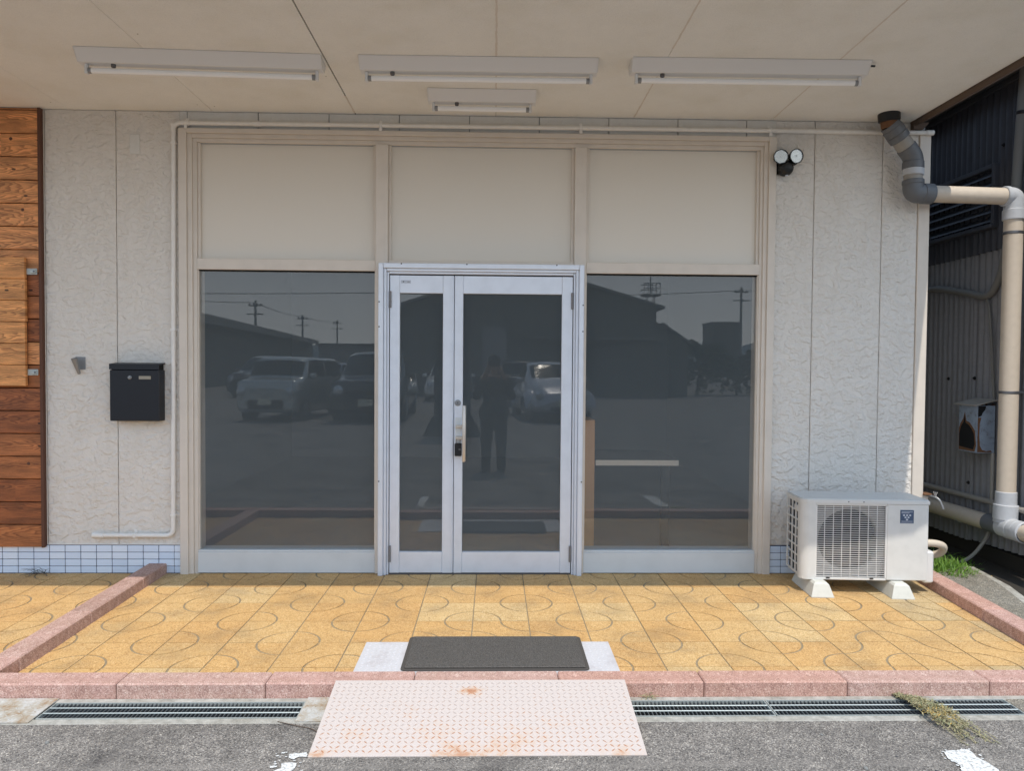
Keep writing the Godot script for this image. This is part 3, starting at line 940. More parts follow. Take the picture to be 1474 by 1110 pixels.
func canopy() -> void:
	var c := thing("canopy", "beige boarded canopy soffit stained with age above the shopfront", "canopy")
	# soffit boards 910 mm wide; the open joint between two of them is dark
	var xs := [-7.26, -6.36, -5.45, -4.54, -3.63, -2.73, -1.822, -0.9105, 0.0, 0.9, 1.8075, 2.735]
	var gap := {-0.9105: 0.0035, -1.822: 0.001}
	for i in xs.size() - 1:
		var ga: float = gap.get(xs[i], 0.0009)
		var gb: float = gap.get(xs[i + 1], 0.0009)
		bx("soffit_board", M.soffit, c, Vector3(xs[i] + ga, 3.0, -0.016), Vector3(xs[i + 1] - gb, 3.012, 1.815), 0.0015)
	# old filler smeared along some of the joints
	for q in [[0.0, 0.15, 1.75], [0.9, 0.02, 0.80], [0.9, 1.05, 1.80], [1.8075, 0.05, 1.80], [-0.9105, 0.02, 0.32]]:
		var st := mb()
		var out := PackedVector2Array()
		var n := int((q[2] - q[1]) / 0.025)
		for k in n + 1:
			out.append(Vector2(q[0] - 0.003 - rng.randf_range(0.0, 0.0035), q[1] + (q[2] - q[1]) * k / n))
		for k in n + 1:
			out.append(Vector2(q[0] + 0.003 + rng.randf_range(0.0, 0.0035), q[2] - (q[2] - q[1]) * k / n))
		prism(st, out, flat_xz(3.0), -0.0006)
		obj("joint_filler", st, M.cream_paint, c)
	for i in range(4, 11):
		for k in 4:
			for s in [-0.05, 0.05]:
				if rng.randf() < 0.75:
					var st := mb()
					lathe(st, Vector3(xs[i] + s + rng.randf_range(-0.006, 0.006), 3.0004, 0.12 + k * 0.5 + rng.randf_range(-0.02, 0.02)), Vector3(0, -1, 0), [[0.0042, 0.0], [0.0036, 0.0012]], 7)
					obj("nail_head", st, M.soffit if rng.randf() < 0.7 else M.dull_plate, c)
	bx("joint_shadow_gap", M.verge_brown, c, Vector3(-7.2, 3.0125, -0.3), Vector3(2.73, 3.03, 1.815))
	bx("canopy_core", M.cream_paint, c, Vector3(-7.3, 3.031, -9.0), Vector3(2.73, 3.45, 1.80))
	bx("fascia", M.cream_paint, c, Vector3(-7.3, 2.995, 1.8155), Vector3(2.76, 3.47, 1.84), 0.004)
	# brown verge along the right edge, tilted like the roof's rake
	var v := mb()
	prism(v, PackedVector2Array([Vector2(2.735, 2.985), Vector2(2.752, 2.968), Vector2(2.815, 2.995), Vector2(2.96, 3.10), Vector2(2.96, 3.47), Vector2(2.735, 3.47)]), func(x, y, d): return Vector3(x, y, -9.0 + d), 10.815)
	obj("verge_board", v, M.verge_brown, c)
	var b := mb()
	prism(b, PackedVector2Array([Vector2(2.736, 2.984), Vector2(2.736, 2.945), Vector2(2.80, 2.945), Vector2(2.84, 2.99)]), func(x, y, d): return Vector3(x, y, -0.15 + d), 0.19)
	obj("verge_end", b, M.verge_brown, c)

func plank_uv(x0: float, y0: float, h: float, band: int) -> Callable:
	return func(p): return Vector2((p.x - x0) / 1.2, (band + clampf((p.y - y0) / h, 0.02, 0.98)) / 8.0)

func cladding() -> void:
	var w := thing("timber_cladding", "brown cedar boards covering the wall at the far left", "wall cladding")
	var y := 0.176
	var i := 0
	while y < 2.99:
		var hi := minf(y + 0.1455, 2.997)
		var x := -2.921
		var cut := 0
		while x > -6.0:
			var lo := x - (rng.randf_range(1.4, 2.0) if cut == 0 else 1.8)
			UVF = plank_uv(rng.randf() * 3.0, y, 0.1455, rng.randi_range(0, 7))
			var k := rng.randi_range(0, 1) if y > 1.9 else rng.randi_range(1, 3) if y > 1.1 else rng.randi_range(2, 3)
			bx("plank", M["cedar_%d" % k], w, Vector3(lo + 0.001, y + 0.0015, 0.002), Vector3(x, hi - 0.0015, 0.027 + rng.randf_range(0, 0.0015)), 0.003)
			x = lo
			cut += 1
		UVF = null
		y += 0.1478
		i += 1
	bx("backing", M.gap, w, Vector3(-6.0, 0.19, 0.0004), Vector3(-2.93, 2.99, 0.0018))
	bx("edge_strip", M.cedar_edge, w, Vector3(-2.9205, 0.174, 0.0005), Vector3(-2.902, 2.997, 0.034), 0.002)
	for q in [[-3.32, 2.90], [-3.09, 2.80], [-3.02, 2.35], [-3.0, 0.72]]:
		var st := mb()
		lathe(st, Vector3(q[0], q[1], 0.026), Vector3(0, 0, 1), [[0.012, 0.0], [0.010, 0.0028], [0.003, 0.0034]], 9)
		obj("nail_plug", st, M.cedar_edge, w)
	# a raised shutter of the same boards hangs on two latches
	var s := thing("wooden_shutter", "raised cedar board shutter held by two metal latches at far left", "shutter")
	y = 1.222
	for k in 6:
		UVF = plank_uv(rng.randf() * 3.0, y, 0.137, (k * 3 + 1) % 8)
		bx("plank", M.cedar_4, s, Vector3(-4.4, y, 0.036), Vector3(-2.992 + rng.randf_range(-0.002, 0.002), y + 0.1345, 0.062 + rng.randf_range(0, 0.002)), 0.003)
		UVF = null
		y += 0.1372
	bx("frame_batten", M.cedar_edge, s, Vector3(-4.4, 1.228, 0.0285), Vector3(-2.996, 2.038, 0.0358))
	for yy in [1.955, 1.310]:
		bx("latch", M.galvanised, s, Vector3(-2.992, yy - 0.020, 0.036), Vector3(-2.926, yy + 0.020, 0.042), 0.002)
		bx("latch_tongue", M.galvanised, s, Vector3(-2.965, yy - 0.012, 0.0422), Vector3(-2.930, yy + 0.012, 0.052), 0.003)
		var sc := mb()
		lathe(sc, Vector3(-2.938, yy, 0.052), Vector3(0, 0, 1), [[0.006, 0.0], [0.006, 0.003]], 8)
		obj("latch_screw", sc, M.aluminium_dark, s)

# ------------------------------------------------------------------ next door
func corrugated(st: SurfaceTool, x0: float, z0: float, z1: float, y0: float, y1: float, pitch: float, amp: float, sag: float) -> void:
	# ribbed sheet in the plane x = x0 facing -x; ribs run upwards
	var n := int((z1 - z0) / pitch) * 8
	var rings := []
	for r in 2:
		var row := []
		for i in n + 1:
			var z := z0 + (z1 - z0) * i / n
			var t := fposmod((z - z0) / pitch, 1.0)
			var d := smoothstep(0.14, 0.27, t) - smoothstep(0.66, 0.79, t)
			row.append(Vector3(x0 - amp * d + 0.006 * sin(z * 3.1), (y0 + sag * sin(z * 2.3)) if r == 0 else y1, z))
		rings.append(row)
	loft(st, rings, false, 1)

func neighbour() -> void:
	var n := thing("corrugated_shed", "dark corrugated metal shed wall standing across the alley at right", "shed")
	# sheets of about 0.8 m, lapped: each a part
	var z := -9.0
	var k := 0
	while z < 0.40:
		var z1 := minf(z + 0.83, 0.45)
		var st := mb()
		corrugated(st, 3.462 + (0.004 if k % 2 == 0 else 0.0), z, z1, 2.20, 3.285, 0.063, 0.024, 0.01)
		obj("upper_sheet", st, M.sheet_upper, n)
		var s2 := mb()
		corrugated(s2, 3.474 + (0.004 if k % 2 == 1 else 0.0), z, z1, 0.135 + rng.randf_range(-0.02, 0.02), 2.24, 0.063, 0.022, 0.012)
		obj("lower_sheet", s2, M.sheet_lower, n)
		z += 0.78
		k += 1
	for i in 5:
		XF = Transform3D(Basis(Vector3.UP, PI / 2.0), Vector3.ZERO)
		var st := mb()
		corrugated(st, -0.462 - 0.004 * (i % 2), 3.475 + i * 0.9, 3.475 + i * 0.9 + 0.95, 0.13, 3.5, 0.063, 0.022, 0.008)
		obj("front_sheet", st, M.sheet_lower, n)
		XF = Transform3D()
	bx("core", M.gap, n, Vector3(3.50, -0.2, -9.0), Vector3(8.0, 3.6, 0.44))
	bx("footing", M.shadow_toned_soil, n, Vector3(3.485, -0.2, -9.0), Vector3(3.5, 0.13, 0.44))
	bx("flashing", M.dark_trim, n, Vector3(3.425, 3.286, -9.0), Vector3(3.47, 3.325, 0.46), 0.004)
	bx("eave", M.dark_trim, n, Vector3(3.27, 3.326, -9.0), Vector3(8.0, 3.42, 0.47), 0.006)
	bx("eave_board", M.dark_trim, n, Vector3(3.25, 3.31, -9.0), Vector3(3.269, 3.46, 0.47), 0.003)
	# louvred vent
	bx("vent_back", M.gap, n, Vector3(3.452, 2.36, -1.30), Vector3(3.46, 2.76, -0.16))
	for e in [[-0.165, -0.135, 2.36, 2.785], [-1.33, -1.30, 2.36, 2.785]]:
		bx("vent_frame", M.sheet_upper, n, Vector3(3.40, e[2], e[0]), Vector3(3.462, e[3], e[1]), 0.003)
	bx("vent_frame", M.sheet_upper, n, Vector3(3.40, 2.755, -1.2995), Vector3(3.462, 2.785, -0.1655), 0.003)
	bx("vent_frame", M.sheet_upper, n, Vector3(3.385, 2.345, -1.2995), Vector3(3.462, 2.372, -0.1355), 0.003)
	for i in 6:
		var y := 2.388 + i * 0.062
		var st := mb()
		prism(st, PackedVector2Array([Vector2(3.40, y), Vector2(3.404, y), Vector2(3.448, y + 0.05), Vector2(3.444, y + 0.05)]), func(a, b, d): return Vector3(a, b, -1.299 + d), 1.133)
		obj("louvre_slat", st, M.sheet_upper, n)
	# a few washered nails
	for q in [[3.438, 1.31, -0.36], [3.438, 1.30, -0.66], [3.438, 2.95, -0.35], [3.438, 2.72, -0.62], [3.438, 0.55, -0.40], [3.438, 2.9, -0.12]]:
		var st := mb()
		lathe(st, Vector3(q[0] + 0.012, q[1], q[2]), Vector3(-1, 0, 0), [[0.014, 0.0], [0.012, 0.005], [0.005, 0.006], [0.005, 0.014]], 8)
		obj("washer", st, M.gap, n)

# ------------------------------------------------------------------ lamps under the canopy (not lit)
func canopy_lights() -> void:
	var spec := [
		["left of the three long batten lamps under the canopy, slightly askew, beside an open joint", -2.175, -0.922, 0.857, 0.036, 1],
		["middle long batten lamp of the three under the canopy", -0.723, 0.540, 0.842, -0.010, 0],
		["right long batten lamp of the three, with a black cable end sticking out", 0.717, 1.980, 0.876, -0.010, 2],
		["short batten lamp under the canopy, closest to the wall", -0.403, 0.237, 0.394, 0.004, 0]]
	for e in spec:
		var w: float = e[2] - e[1]
		var l := thing("batten_lamp", e[0], "fluorescent lamp", Vector3((e[1] + e[2]) / 2, 2.9995, e[3]), e[4], "fluorescent lamps under the canopy")
		var h := w / 2
		# trough: wide at the ceiling, narrow below
		var st := mb()
		prism(st, PackedVector2Array([Vector2(-0.075, 0), Vector2(0.075, 0), Vector2(0.075, -0.004), Vector2(0.031, -0.058), Vector2(0.026, -0.060), Vector2(-0.026, -0.060), Vector2(-0.031, -0.058), Vector2(-0.075, -0.004)]), func(a, b, d): return Vector3(-h + 0.004 + d, b, a), w - 0.008)
		obj("housing", st, M.lamp_white, l)
		var lip := mb()
		box(lip, Vector3(-h, -0.0055, 0.0752), Vector3(h, -0.0005, 0.079), 0.001)
		box(lip, Vector3(-h, -0.0055, -0.079), Vector3(h, -0.0005, -0.0752), 0.001)
		obj("lip", lip, M.lamp_white, l)
		for s in [-1.0, 1.0]:
			var cap := mb()
			prism(cap, PackedVector2Array([Vector2(-0.076, 0), Vector2(0.076, 0), Vector2(0.076, -0.005), Vector2(0.0325, -0.0605), Vector2(-0.0325, -0.0605), Vector2(-0.076, -0.005)]), func(a, b, d): return Vector3(s * h - s * 0.0038 + d * s, b, a), 0.0036)
			obj("end_cap", cap, M.lamp_white, l)
			var so := mb()
			box(so, Vector3(s * (h - 0.032) - 0.008, -0.112, -0.013), Vector3(s * (h - 0.032) + 0.008, -0.0605, 0.013), 0.003)
			obj("socket", so, M.lamp_white, l)
			var pin := mb()
			lathe(pin, Vector3(s * (h - 0.041), -0.093, 0), Vector3(-s, 0, 0), [[0.0155, 0.0], [0.0155, 0.016], [0.0145, 0.0175]], 14)
			obj("tube_cap", pin, M.steel, l)
		var tb := mb()
		tube(tb, [Vector3(-h + 0.056, -0.093, 0), Vector3(h - 0.056, -0.093, 0)], 0.0150, 16, false)
		obj("tube", tb, M.tube_white, l)
		var ss := mb()
		lathe(ss, Vector3(-h + 0.17, -0.0598, 0.006), Vector3(0, -1, 0), [[0.012, 0.0], [0.012, 0.014], [0.009, 0.017]], 10)
		obj("starter", ss, M.aluminium_dark, l)
		if e[5] == 2:
			var cb := mb()
			tube(cb, [Vector3(h - 0.002, -0.018, 0.045), Vector3(h + 0.030, -0.018, 0.043)], 0.0055, 8)
			obj("cable_end", cb, M.black_plastic, l)

func wall_fittings() -> void:
	# letter box
	var b := thing("letter_box", "dark navy metal letter box with key knob and name plate on the wall", "letter box", Vector3(-2.294, 1.003, 0.0))
	bx("body", M.mailbox_paint, b, Vector3(-0.156, 0.0, 0.002), Vector3(0.156, 0.3265, 0.083), 0.003)
	bx("door", M.mailbox_paint, b, Vector3(-0.154, 0.004, 0.0832), Vector3(0.154, 0.3262, 0.088), 0.002)
	var st := mb()
	prism(st, PackedVector2Array([Vector2(0.002, 0.374), Vector2(0.088, 0.366), Vector2(0.0895, 0.363), Vector2(0.0895, 0.330), Vector2(0.086, 0.330), Vector2(0.085, 0.358), Vector2(0.002, 0.366)]), func(z, y, d): return Vector3(-0.157 + d, y, z), 0.314)
	obj("flap", st, M.mailbox_paint, b)
	bx("slot", M.gap, b, Vector3(-0.148, 0.3268, 0.004), Vector3(0.148, 0.3638, 0.078))
	var kn := mb()
	lathe(kn, Vector3(-0.026, 0.279, 0.088), Vector3(0, 0, 1), [[0.0125, 0.0], [0.0125, 0.003], [0.0095, 0.004], [0.0095, 0.012], [0.006, 0.014]], 14)
	obj("lock_knob", kn, M.steel, b)
	bx("name_plate", M.dull_plate, b, Vector3(0.030, 0.268, 0.088), Vector3(0.106, 0.289, 0.0905), 0.001)
	# conical flag holder
	var f := thing("flag_holder", "small tilted metal cone holder screwed to the wall left of letter box", "flag holder", Vector3(-2.680, 1.300, 0.0))
	var cone := mb()
	lathe(cone, Vector3(0.004, 0.0, 0.020), Vector3(-0.12, 1.0, 0.34), [[0.005, 0.0], [0.009, 0.003], [0.020, 0.108], [0.018, 0.108], [0.008, 0.012]], 18)
	obj("cone", cone, M.steel, f)
	bx("wall_plate", M.steel, f, Vector3(-0.030, 0.030, 0.0005), Vector3(0.034, 0.112, 0.004), 0.001)
	for q in [-0.020, 0.030]:
		var sc := mb()
		lathe(sc, Vector3(q, 0.040, 0.004), Vector3(0, 0, 1), [[0.006, 0.0], [0.005, 0.003]], 8)
		obj("screw", sc, M.steel, f)
	# twin security lamp
	var l := thing("security_lamp", "black motion sensor with two round lamp heads beside the shopfront", "security lamp", Vector3(1.893, 2.69, 0.0))
	bx("mounting_plate", M.black_plastic, l, Vector3(-0.045, -0.045, 0.0005), Vector3(0.045, 0.05, 0.014), 0.004)
	var body := mb()
	lathe(body, Vector3(0, -0.008, 0.014), Vector3(0, -0.18, 1), [[0.046, 0.0], [0.051, 0.012], [0.050, 0.034], [0.042, 0.056], [0.026, 0.070], [0.004, 0.075]], 20)
	obj("sensor_body", body, M.black_plastic, l)
	var sw := mb()
	lathe(sw, Vector3(0.004, -0.050, 0.040), Vector3(0, -0.8, 1), [[0.011, 0.0], [0.0115, 0.012], [0.008, 0.020], [0.002, 0.023]], 12)
	obj("sensor_window", sw, M.label_light, l)
	bx("bracket", M.black_plastic, l, Vector3(-0.050, 0.010, 0.020), Vector3(0.068, 0.025, 0.060), 0.003)
	for q in [[-0.043, 0.056, -0.10], [0.047, 0.061, 0.16]]:
		var at := Vector3(q[0], q[1], 0.035)
		var ax := Vector3(q[2], -0.10, 1).normalized()
		var hd := mb()
		lathe(hd, at, ax, [[0.012, -0.012], [0.034, 0.004], [0.0465, 0.040], [0.0475, 0.050], [0.0435, 0.0505], [0.042, 0.044]], 20)
		obj("lamp_head", hd, M.black_plastic, l)
		var rf := mb()
		lathe(rf, at, ax, [[0.0425, 0.0445], [0.034, 0.040], [0.020, 0.033], [0.010, 0.032], [0.008, 0.044], [0.003, 0.047]], 8)
		obj("reflector", rf, M.reflector, l)
		var gl := mb()
		lathe(gl, at, ax, [[0.0425, 0.0475], [0.0425, 0.0490]], 20)
		obj("lens", gl, M.window_glass, l)
	# conduit painted like the wall
	var c := thing("wall_conduit", "thin cream conduit running up the wall and along above the shopfront", "conduit")
	var pts := [Vector3(-2.600, 0.252, 0.020), Vector3(-2.082, 0.252, 0.020), Vector3(-2.066, 2.918, 0.020), Vector3(2.876, 2.928, 0.020)]
	var ps := mb()
	tube(ps, round_path(pts, 0.05, 6), 0.0142, 12)
	obj("pipe", ps, M.conduit_paint, c)
	for q in [[Vector3(-2.600, 0.252, 0.020), Vector3(1, 0, 0), 0.07], [Vector3(-2.062, 2.60, 0.020), Vector3(0, 1, 0), 0.0], [Vector3(-1.56, 2.919, 0.020), Vector3(1, 0, 0), 0.05], [Vector3(-2.0665, 2.865, 0.020), Vector3(0, 1, 0), 0.045], [Vector3(-2.010, 2.918, 0.020), Vector3(1, 0, 0), 0.045], [Vector3(2.83, 2.928, 0.020), Vector3(1, 0, 0), 0.048]]:
		if q[2] > 0.0:
			var cs := mb()
			tube(cs, [q[0], q[0] + q[1] * q[2]], 0.0172, 12)
			obj("coupling", cs, M.conduit_paint, c)
	for q in [[-2.0665, 2.79, 0], [-2.074, 1.59, 0], [-2.081, 0.386, 0], [-1.985, 2.918, 1], [-0.742, 2.921, 1], [0.552, 2.924, 1], [1.795, 2.926, 1], [2.70, 2.928, 1], [-2.33, 0.252, 1]]:
		var ss := mb()
		if q[2] == 0:
			box(ss, Vector3(q[0] - 0.016, q[1] - 0.010, 0.0), Vector3(q[0] + 0.016, q[1] + 0.010, 0.0348), 0.004)
			box(ss, Vector3(q[0] + 0.0162, q[1] - 0.010, 0.0005), Vector3(q[0] + 0.040, q[1] + 0.010, 0.004), 0.001)
			box(ss, Vector3(q[0] + 0.026, q[1] - 0.004, 0.0042), Vector3(q[0] + 0.033, q[1] + 0.004, 0.007), 0.001)
		else:
			box(ss, Vector3(q[0] - 0.010, q[1] - 0.016, 0.0), Vector3(q[0] + 0.010, q[1] + 0.016, 0.0348), 0.004)
			box(ss, Vector3(q[0] - 0.010, q[1] - 0.038, 0.0315 if q[1] > 2.8 and q[0] < 1.83 else 0.0005), Vector3(q[0] + 0.010, q[1] - 0.0162, 0.0345 if q[1] > 2.8 else 0.004), 0.001)
			box(ss, Vector3(q[0] - 0.010, q[1] + 0.0162, 0.0005), Vector3(q[0] + 0.010, q[1] + 0.036, 0.004), 0.001)
		obj("saddle", ss, M.conduit_paint, c)

func collar(st: SurfaceTool, at: Vector3, axis: Vector3, r: float, len: float) -> void:
	lathe(st, at - axis.normalized() * len / 2, axis, [[r - 0.004, 0.0], [r, 0.004], [r, len - 0.004], [r - 0.004, len]], 24)

func rain_pipes() -> void:
	var p := thing("rain_pipe", "fat drain pipe bending from the soffit across the wall corner and down", "drain pipe")
	var zc := 0.115
	var r := 0.0555
	var a := Vector3(2.512, 3.0, 0.150)
	var b := Vector3(2.532, 2.925, 0.138)
	var c := Vector3(2.692, 2.742, zc)
	var d := Vector3(2.697, 2.508, zc)
	var e := Vector3(3.362, 2.496, zc)
	var f := Vector3(3.360, 0.345, zc)
	var st := mb()
	collar(st, Vector3(2.510, 2.985, 0.152), Vector3(-0.12, 1, 0.1), 0.066, 0.062)
	obj("black_sleeve", st, M.black_plastic, p)
	st = mb()
	collar(st, Vector3(2.516, 2.942, 0.146), Vector3(-0.2, 1, 0.1), 0.052, 0.05)
	obj("rusted_neck", st, M.rust_brown, p)
	# grey elbows and cream lengths
	st = mb()
	tube(st, round_path([Vector3(2.522, 2.936, 0.140), b + Vector3(0.012, -0.014, 0), b.lerp(c, 0.36)], 0.06, 6), 0.0605, 24)
	obj("grey_elbow", st, M.grey_pvc, p)
	st = mb()
	collar(st, b.lerp(c, 0.14), c - b, 0.0645, 0.05); collar(st, b.lerp(c, 0.33), c - b, 0.0645, 0.045)
	obj("elbow_rim", st, M.grey_pvc, p)
	st = mb()
	tube(st, [b.lerp(c, 0.32), b.lerp(c, 0.75)], r, 24)
	obj("pale_length", st, M.pipe_grey, p)
	st = mb()
	tube(st, round_path([b.lerp(c, 0.68), c, c.lerp(d, 0.30)], 0.08, 8), 0.0605, 24)
	obj("grey_elbow", st, M.grey_pvc, p)
	st = mb()
	collar(st, c.lerp(d, 0.24), d - c, 0.0645, 0.05)
	obj("elbow_rim", st, M.grey_pvc, p)
	st = mb()
	collar(st, c.lerp(d, 0.42), Vector3(0.05, 1, 0), 0.0640, 0.045)
	obj("tape_band", st, M.tape_white, p)
	st = mb()
	tube(st, [c.lerp(d, 0.25), c.lerp(d, 0.9)], r, 24)
	obj("pale_length", st, M.pipe_grey, p)
	st = mb()
	tube(st, round_path([c.lerp(d, 0.66), d, d.lerp(e, 0.16)], 0.095, 9), 0.0615, 24)
	obj("grey_elbow", st, M.grey_pvc, p)
	st = mb()
	collar(st, d.lerp(e, 0.135), e - d, 0.0655, 0.07); collar(st, c.lerp(d, 0.70), d - c, 0.0655, 0.03)
	obj("elbow_rim", st, M.grey_pvc, p)
	st = mb()
	tube(st, [d.lerp(e, 0.1), d.lerp(e, 0.96)], 0.0535, 24)
	obj("cream_length", st, M.cream_pvc, p)
	st = mb()
	tube(st, round_path([d.lerp(e, 0.90), e, e.lerp(f, 0.045)], 0.07, 8), 0.0595, 24)
	obj("pale_elbow", st, M.tape_white, p)
	st = mb()
	collar(st, e.lerp(f, 0.055), f - e, 0.0645, 0.07); collar(st, d.lerp(e, 0.915), e - d, 0.0645, 0.03)
	obj("elbow_rim", st, M.tape_white, p)
	st = mb()
	tube(st, [e.lerp(f, 0.04), e.lerp(f, 0.93)], r, 24)
	obj("cream_length", st, M.cream_pvc, p)
	for y in [2.26, 1.225]:
		st = mb()
		collar(st, Vector3(3.361, y, zc), Vector3(0, 1, 0), 0.0590, 0.020)
		obj("pipe_clip", st, M.aluminium_dark, p)
		bx("clip_bolt", M.steel, p, Vector3(3.421, y - 0.008, zc - 0.012), Vector3(3.462, y + 0.008, zc + 0.004), 0.002)
	# taped joint at the foot and the drain running along the alley
	st = mb()
	collar(st, Vector3(3.360, 0.520, zc), Vector3(0, 1, 0), 0.0620, 0.11)
	collar(st, Vector3(3.360, 0.440, zc), Vector3(0.02, 1, 0), 0.0730, 0.10)
	collar(st, Vector3(3.360, 0.398, zc), Vector3(0, 1, 0.03), 0.0700, 0.06)
	obj("taped_joint", st, M.tape_white, p)
	var q := thing("alley_drain", "fat cream drain lying along the foot of the corrugated wall", "drain pipe")
	st = mb()
	tube(st, [Vector3(3.375, 0.30, -3.0), Vector3(3.362, 0.335, 0.02)], 0.0555, 24)
	obj("pipe", st, M.cream_pvc, q)
	st = mb()
	tube(st, [Vector3(3.362, 0.335, -0.05), Vector3(3.360, 0.340, 0.30)], 0.0620, 24)
	obj("grey_tee", st, M.grey_pvc, q)
	st = mb()
	for k in 4:
		collar(st, Vector3(3.360, 0.340, 0.115 + k * 0.052), Vector3(0.02 * (k % 2), 0.05 * ((k + 1) % 2), 1), 0.0665 + 0.002 * (k % 2), 0.055)
	obj("tape_wrap", st, M.tape_white, q)
	st = mb()
	tube(st, [Vector3(3.360, 0.340, 0.28), Vector3(3.357, 0.343, 0.66)], 0.0555, 24)
	obj("pipe", st, M.cream_pvc, q)
	st = mb()
	collar(st, Vector3(3.369, 0.327, -0.34), Vector3(0, 0, 1), 0.0585, 0.012)
	obj("pipe_clip", st, M.tape_white, q)

func alley_pipes() -> void:
	var st: SurfaceTool
	var w := thing("water_pipe", "slim pale pipe running level along the corrugated wall", "pipe")
	st = mb()
	tube(st, [Vector3(3.43, 0.43, -3.0), Vector3(3.425, 0.462, 0.05), Vector3(3.42, 0.466, 0.44)], 0.020, 12)
	obj("pipe", st, M.pipe_grey, w)
	var cb := thing("cable_bundle", "taped grey cable bundle sagging along the corrugated wall", "cable")
	st = mb()
	tube(st, round_path([Vector3(3.425, 1.98, -1.9), Vector3(3.425, 2.00, -0.95), Vector3(3.425, 1.99, -0.75), Vector3(3.425, 1.93, -0.45), Vector3(3.425, 1.882, -0.24), Vector3(3.425, 1.90, -0.16), Vector3(3.425, 2.02, -0.075), Vector3(3.425, 2.26, -0.02), Vector3(3.425, 2.30, -0.02)], 0.08, 5), 0.024, 10)
	obj("sheath", st, M.cable_grey, cb)
	st = mb()
	tube(st, round_path([Vector3(3.428, 1.89, -0.235), Vector3(3.428, 1.82, -0.195), Vector3(3.428, 1.60, -0.165), Vector3(3.428, 1.165, -0.120)], 0.06, 5), 0.0095, 8)
	obj("branch_cable", st, M.cable_grey, cb)
	var gp := thing("conduit_riser", "thick grey conduit rising up the corrugated wall to the eave", "conduit")
	st = mb()
	tube(st, round_path([Vector3(3.43, 2.35, 0.03), Vector3(3.43, 2.60, 0.04), Vector3(3.428, 2.88, 0.062), Vector3(3.425, 3.33, 0.098)], 0.2, 5), 0.031, 14)
	obj("pipe", st, M.cable_grey, gp)
	st = mb()
	collar(st, Vector3(3.427, 3.05, 0.078), Vector3(0, 1, 0.1), 0.036, 0.022)
	obj("pipe_clip", st, M.black_plastic, gp)
	# rusted box
	var b := thing("meter_box", "rusted pale metal box hanging open on the corrugated wall", "meter box", Vector3(3.352, 0.80, -0.185))
	bx("front", M.box_paint, b, Vector3(-0.048, 0.0, -0.115), Vector3(-0.044, 0.335, 0.080))
	bx("side", M.box_paint, b, Vector3(-0.0438, 0.0, 0.0762), Vector3(0.075, 0.325, 0.080))
	bx("base", M.rust_brown, b, Vector3(-0.0438, 0.0, -0.115), Vector3(0.075, 0.004, 0.076))
	bx("back", M.rusted_box, b, Vector3(0.071, 0.0042, -0.115), Vector3(0.075, 0.335, 0.076))
	var top := mb()
	prism(top, PackedVector2Array([Vector2(-0.075, 0.322), Vector2(0.085, 0.362), Vector2(0.085, 0.370), Vector2(-0.075, 0.331)]), func(x, y, d): return Vector3(x, y, -0.135 + d), 0.235)
	obj("lid", top, M.pipe_grey, b)
	var rim := mb()
	prism(rim, PackedVector2Array([Vector2(-0.112, 0.006), Vector2(0.060, 0.006), Vector2(0.074, 0.05), Vector2(0.060, 0.15), Vector2(0.03, 0.18), Vector2(0.0, 0.205), Vector2(-0.035, 0.215), Vector2(-0.052, 0.278), Vector2(-0.070, 0.225), Vector2(-0.096, 0.195), Vector2(-0.113, 0.16)]), func(z, y, d): return Vector3(-0.0481 - d, y, z), 0.0005)
	obj("rust_edge", rim, M.rust_brown, b)
	# ragged hole rusted through the front, dark inside
	var hole := mb()
	prism(hole, PackedVector2Array([Vector2(-0.105, 0.03), Vector2(0.045, 0.02), Vector2(0.060, 0.06), Vector2(0.050, 0.13), Vector2(0.02, 0.165), Vector2(-0.01, 0.188), Vector2(-0.042, 0.200), Vector2(-0.053, 0.258), Vector2(-0.063, 0.205), Vector2(-0.088, 0.175), Vector2(-0.108, 0.12)]), func(z, y, d): return Vector3(-0.0487 - d, y, z), 0.0008)
	obj("rust_hole", hole, M.gap, b)
	var h2 := mb()
	prism(h2, PackedVector2Array([Vector2(-0.043, 0.322), Vector2(0.012, 0.322), Vector2(0.004, 0.295), Vector2(-0.012, 0.275), Vector2(-0.02, 0.255), Vector2(-0.043, 0.245)]), func(x, y, d): return Vector3(x, y, 0.0802 + d), 0.0012)
	obj("rust_hole", h2, M.gap, b)
	var rs := mb()
	prism(rs, PackedVector2Array([Vector2(-0.0435, 0.005), Vector2(0.06, 0.005), Vector2(0.05, 0.018), Vector2(0.02, 0.012), Vector2(-0.01, 0.022), Vector2(-0.026, 0.05), Vector2(-0.032, 0.12), Vector2(-0.030, 0.2), Vector2(-0.02, 0.243), Vector2(-0.0435, 0.243)]), func(x, y, d): return Vector3(x, y, 0.0802 + d), 0.0008)
	obj("rust_edge", rs, M.rust_brown, b)
	var dp := thing("drop_pipe", "thin pale pipe dropping from the rusty box into the ground", "pipe")
	st = mb()
	tube(st, round_path([Vector3(3.425, 0.80, -0.115), Vector3(3.425, 0.30, -0.115), Vector3(3.40, 0.20, -0.125), Vector3(3.33, 0.07, -0.16), Vector3(3.24, -0.01, -0.22)], 0.12, 6), 0.0125, 10)
	obj("pipe", st, M.pipe_grey, dp)

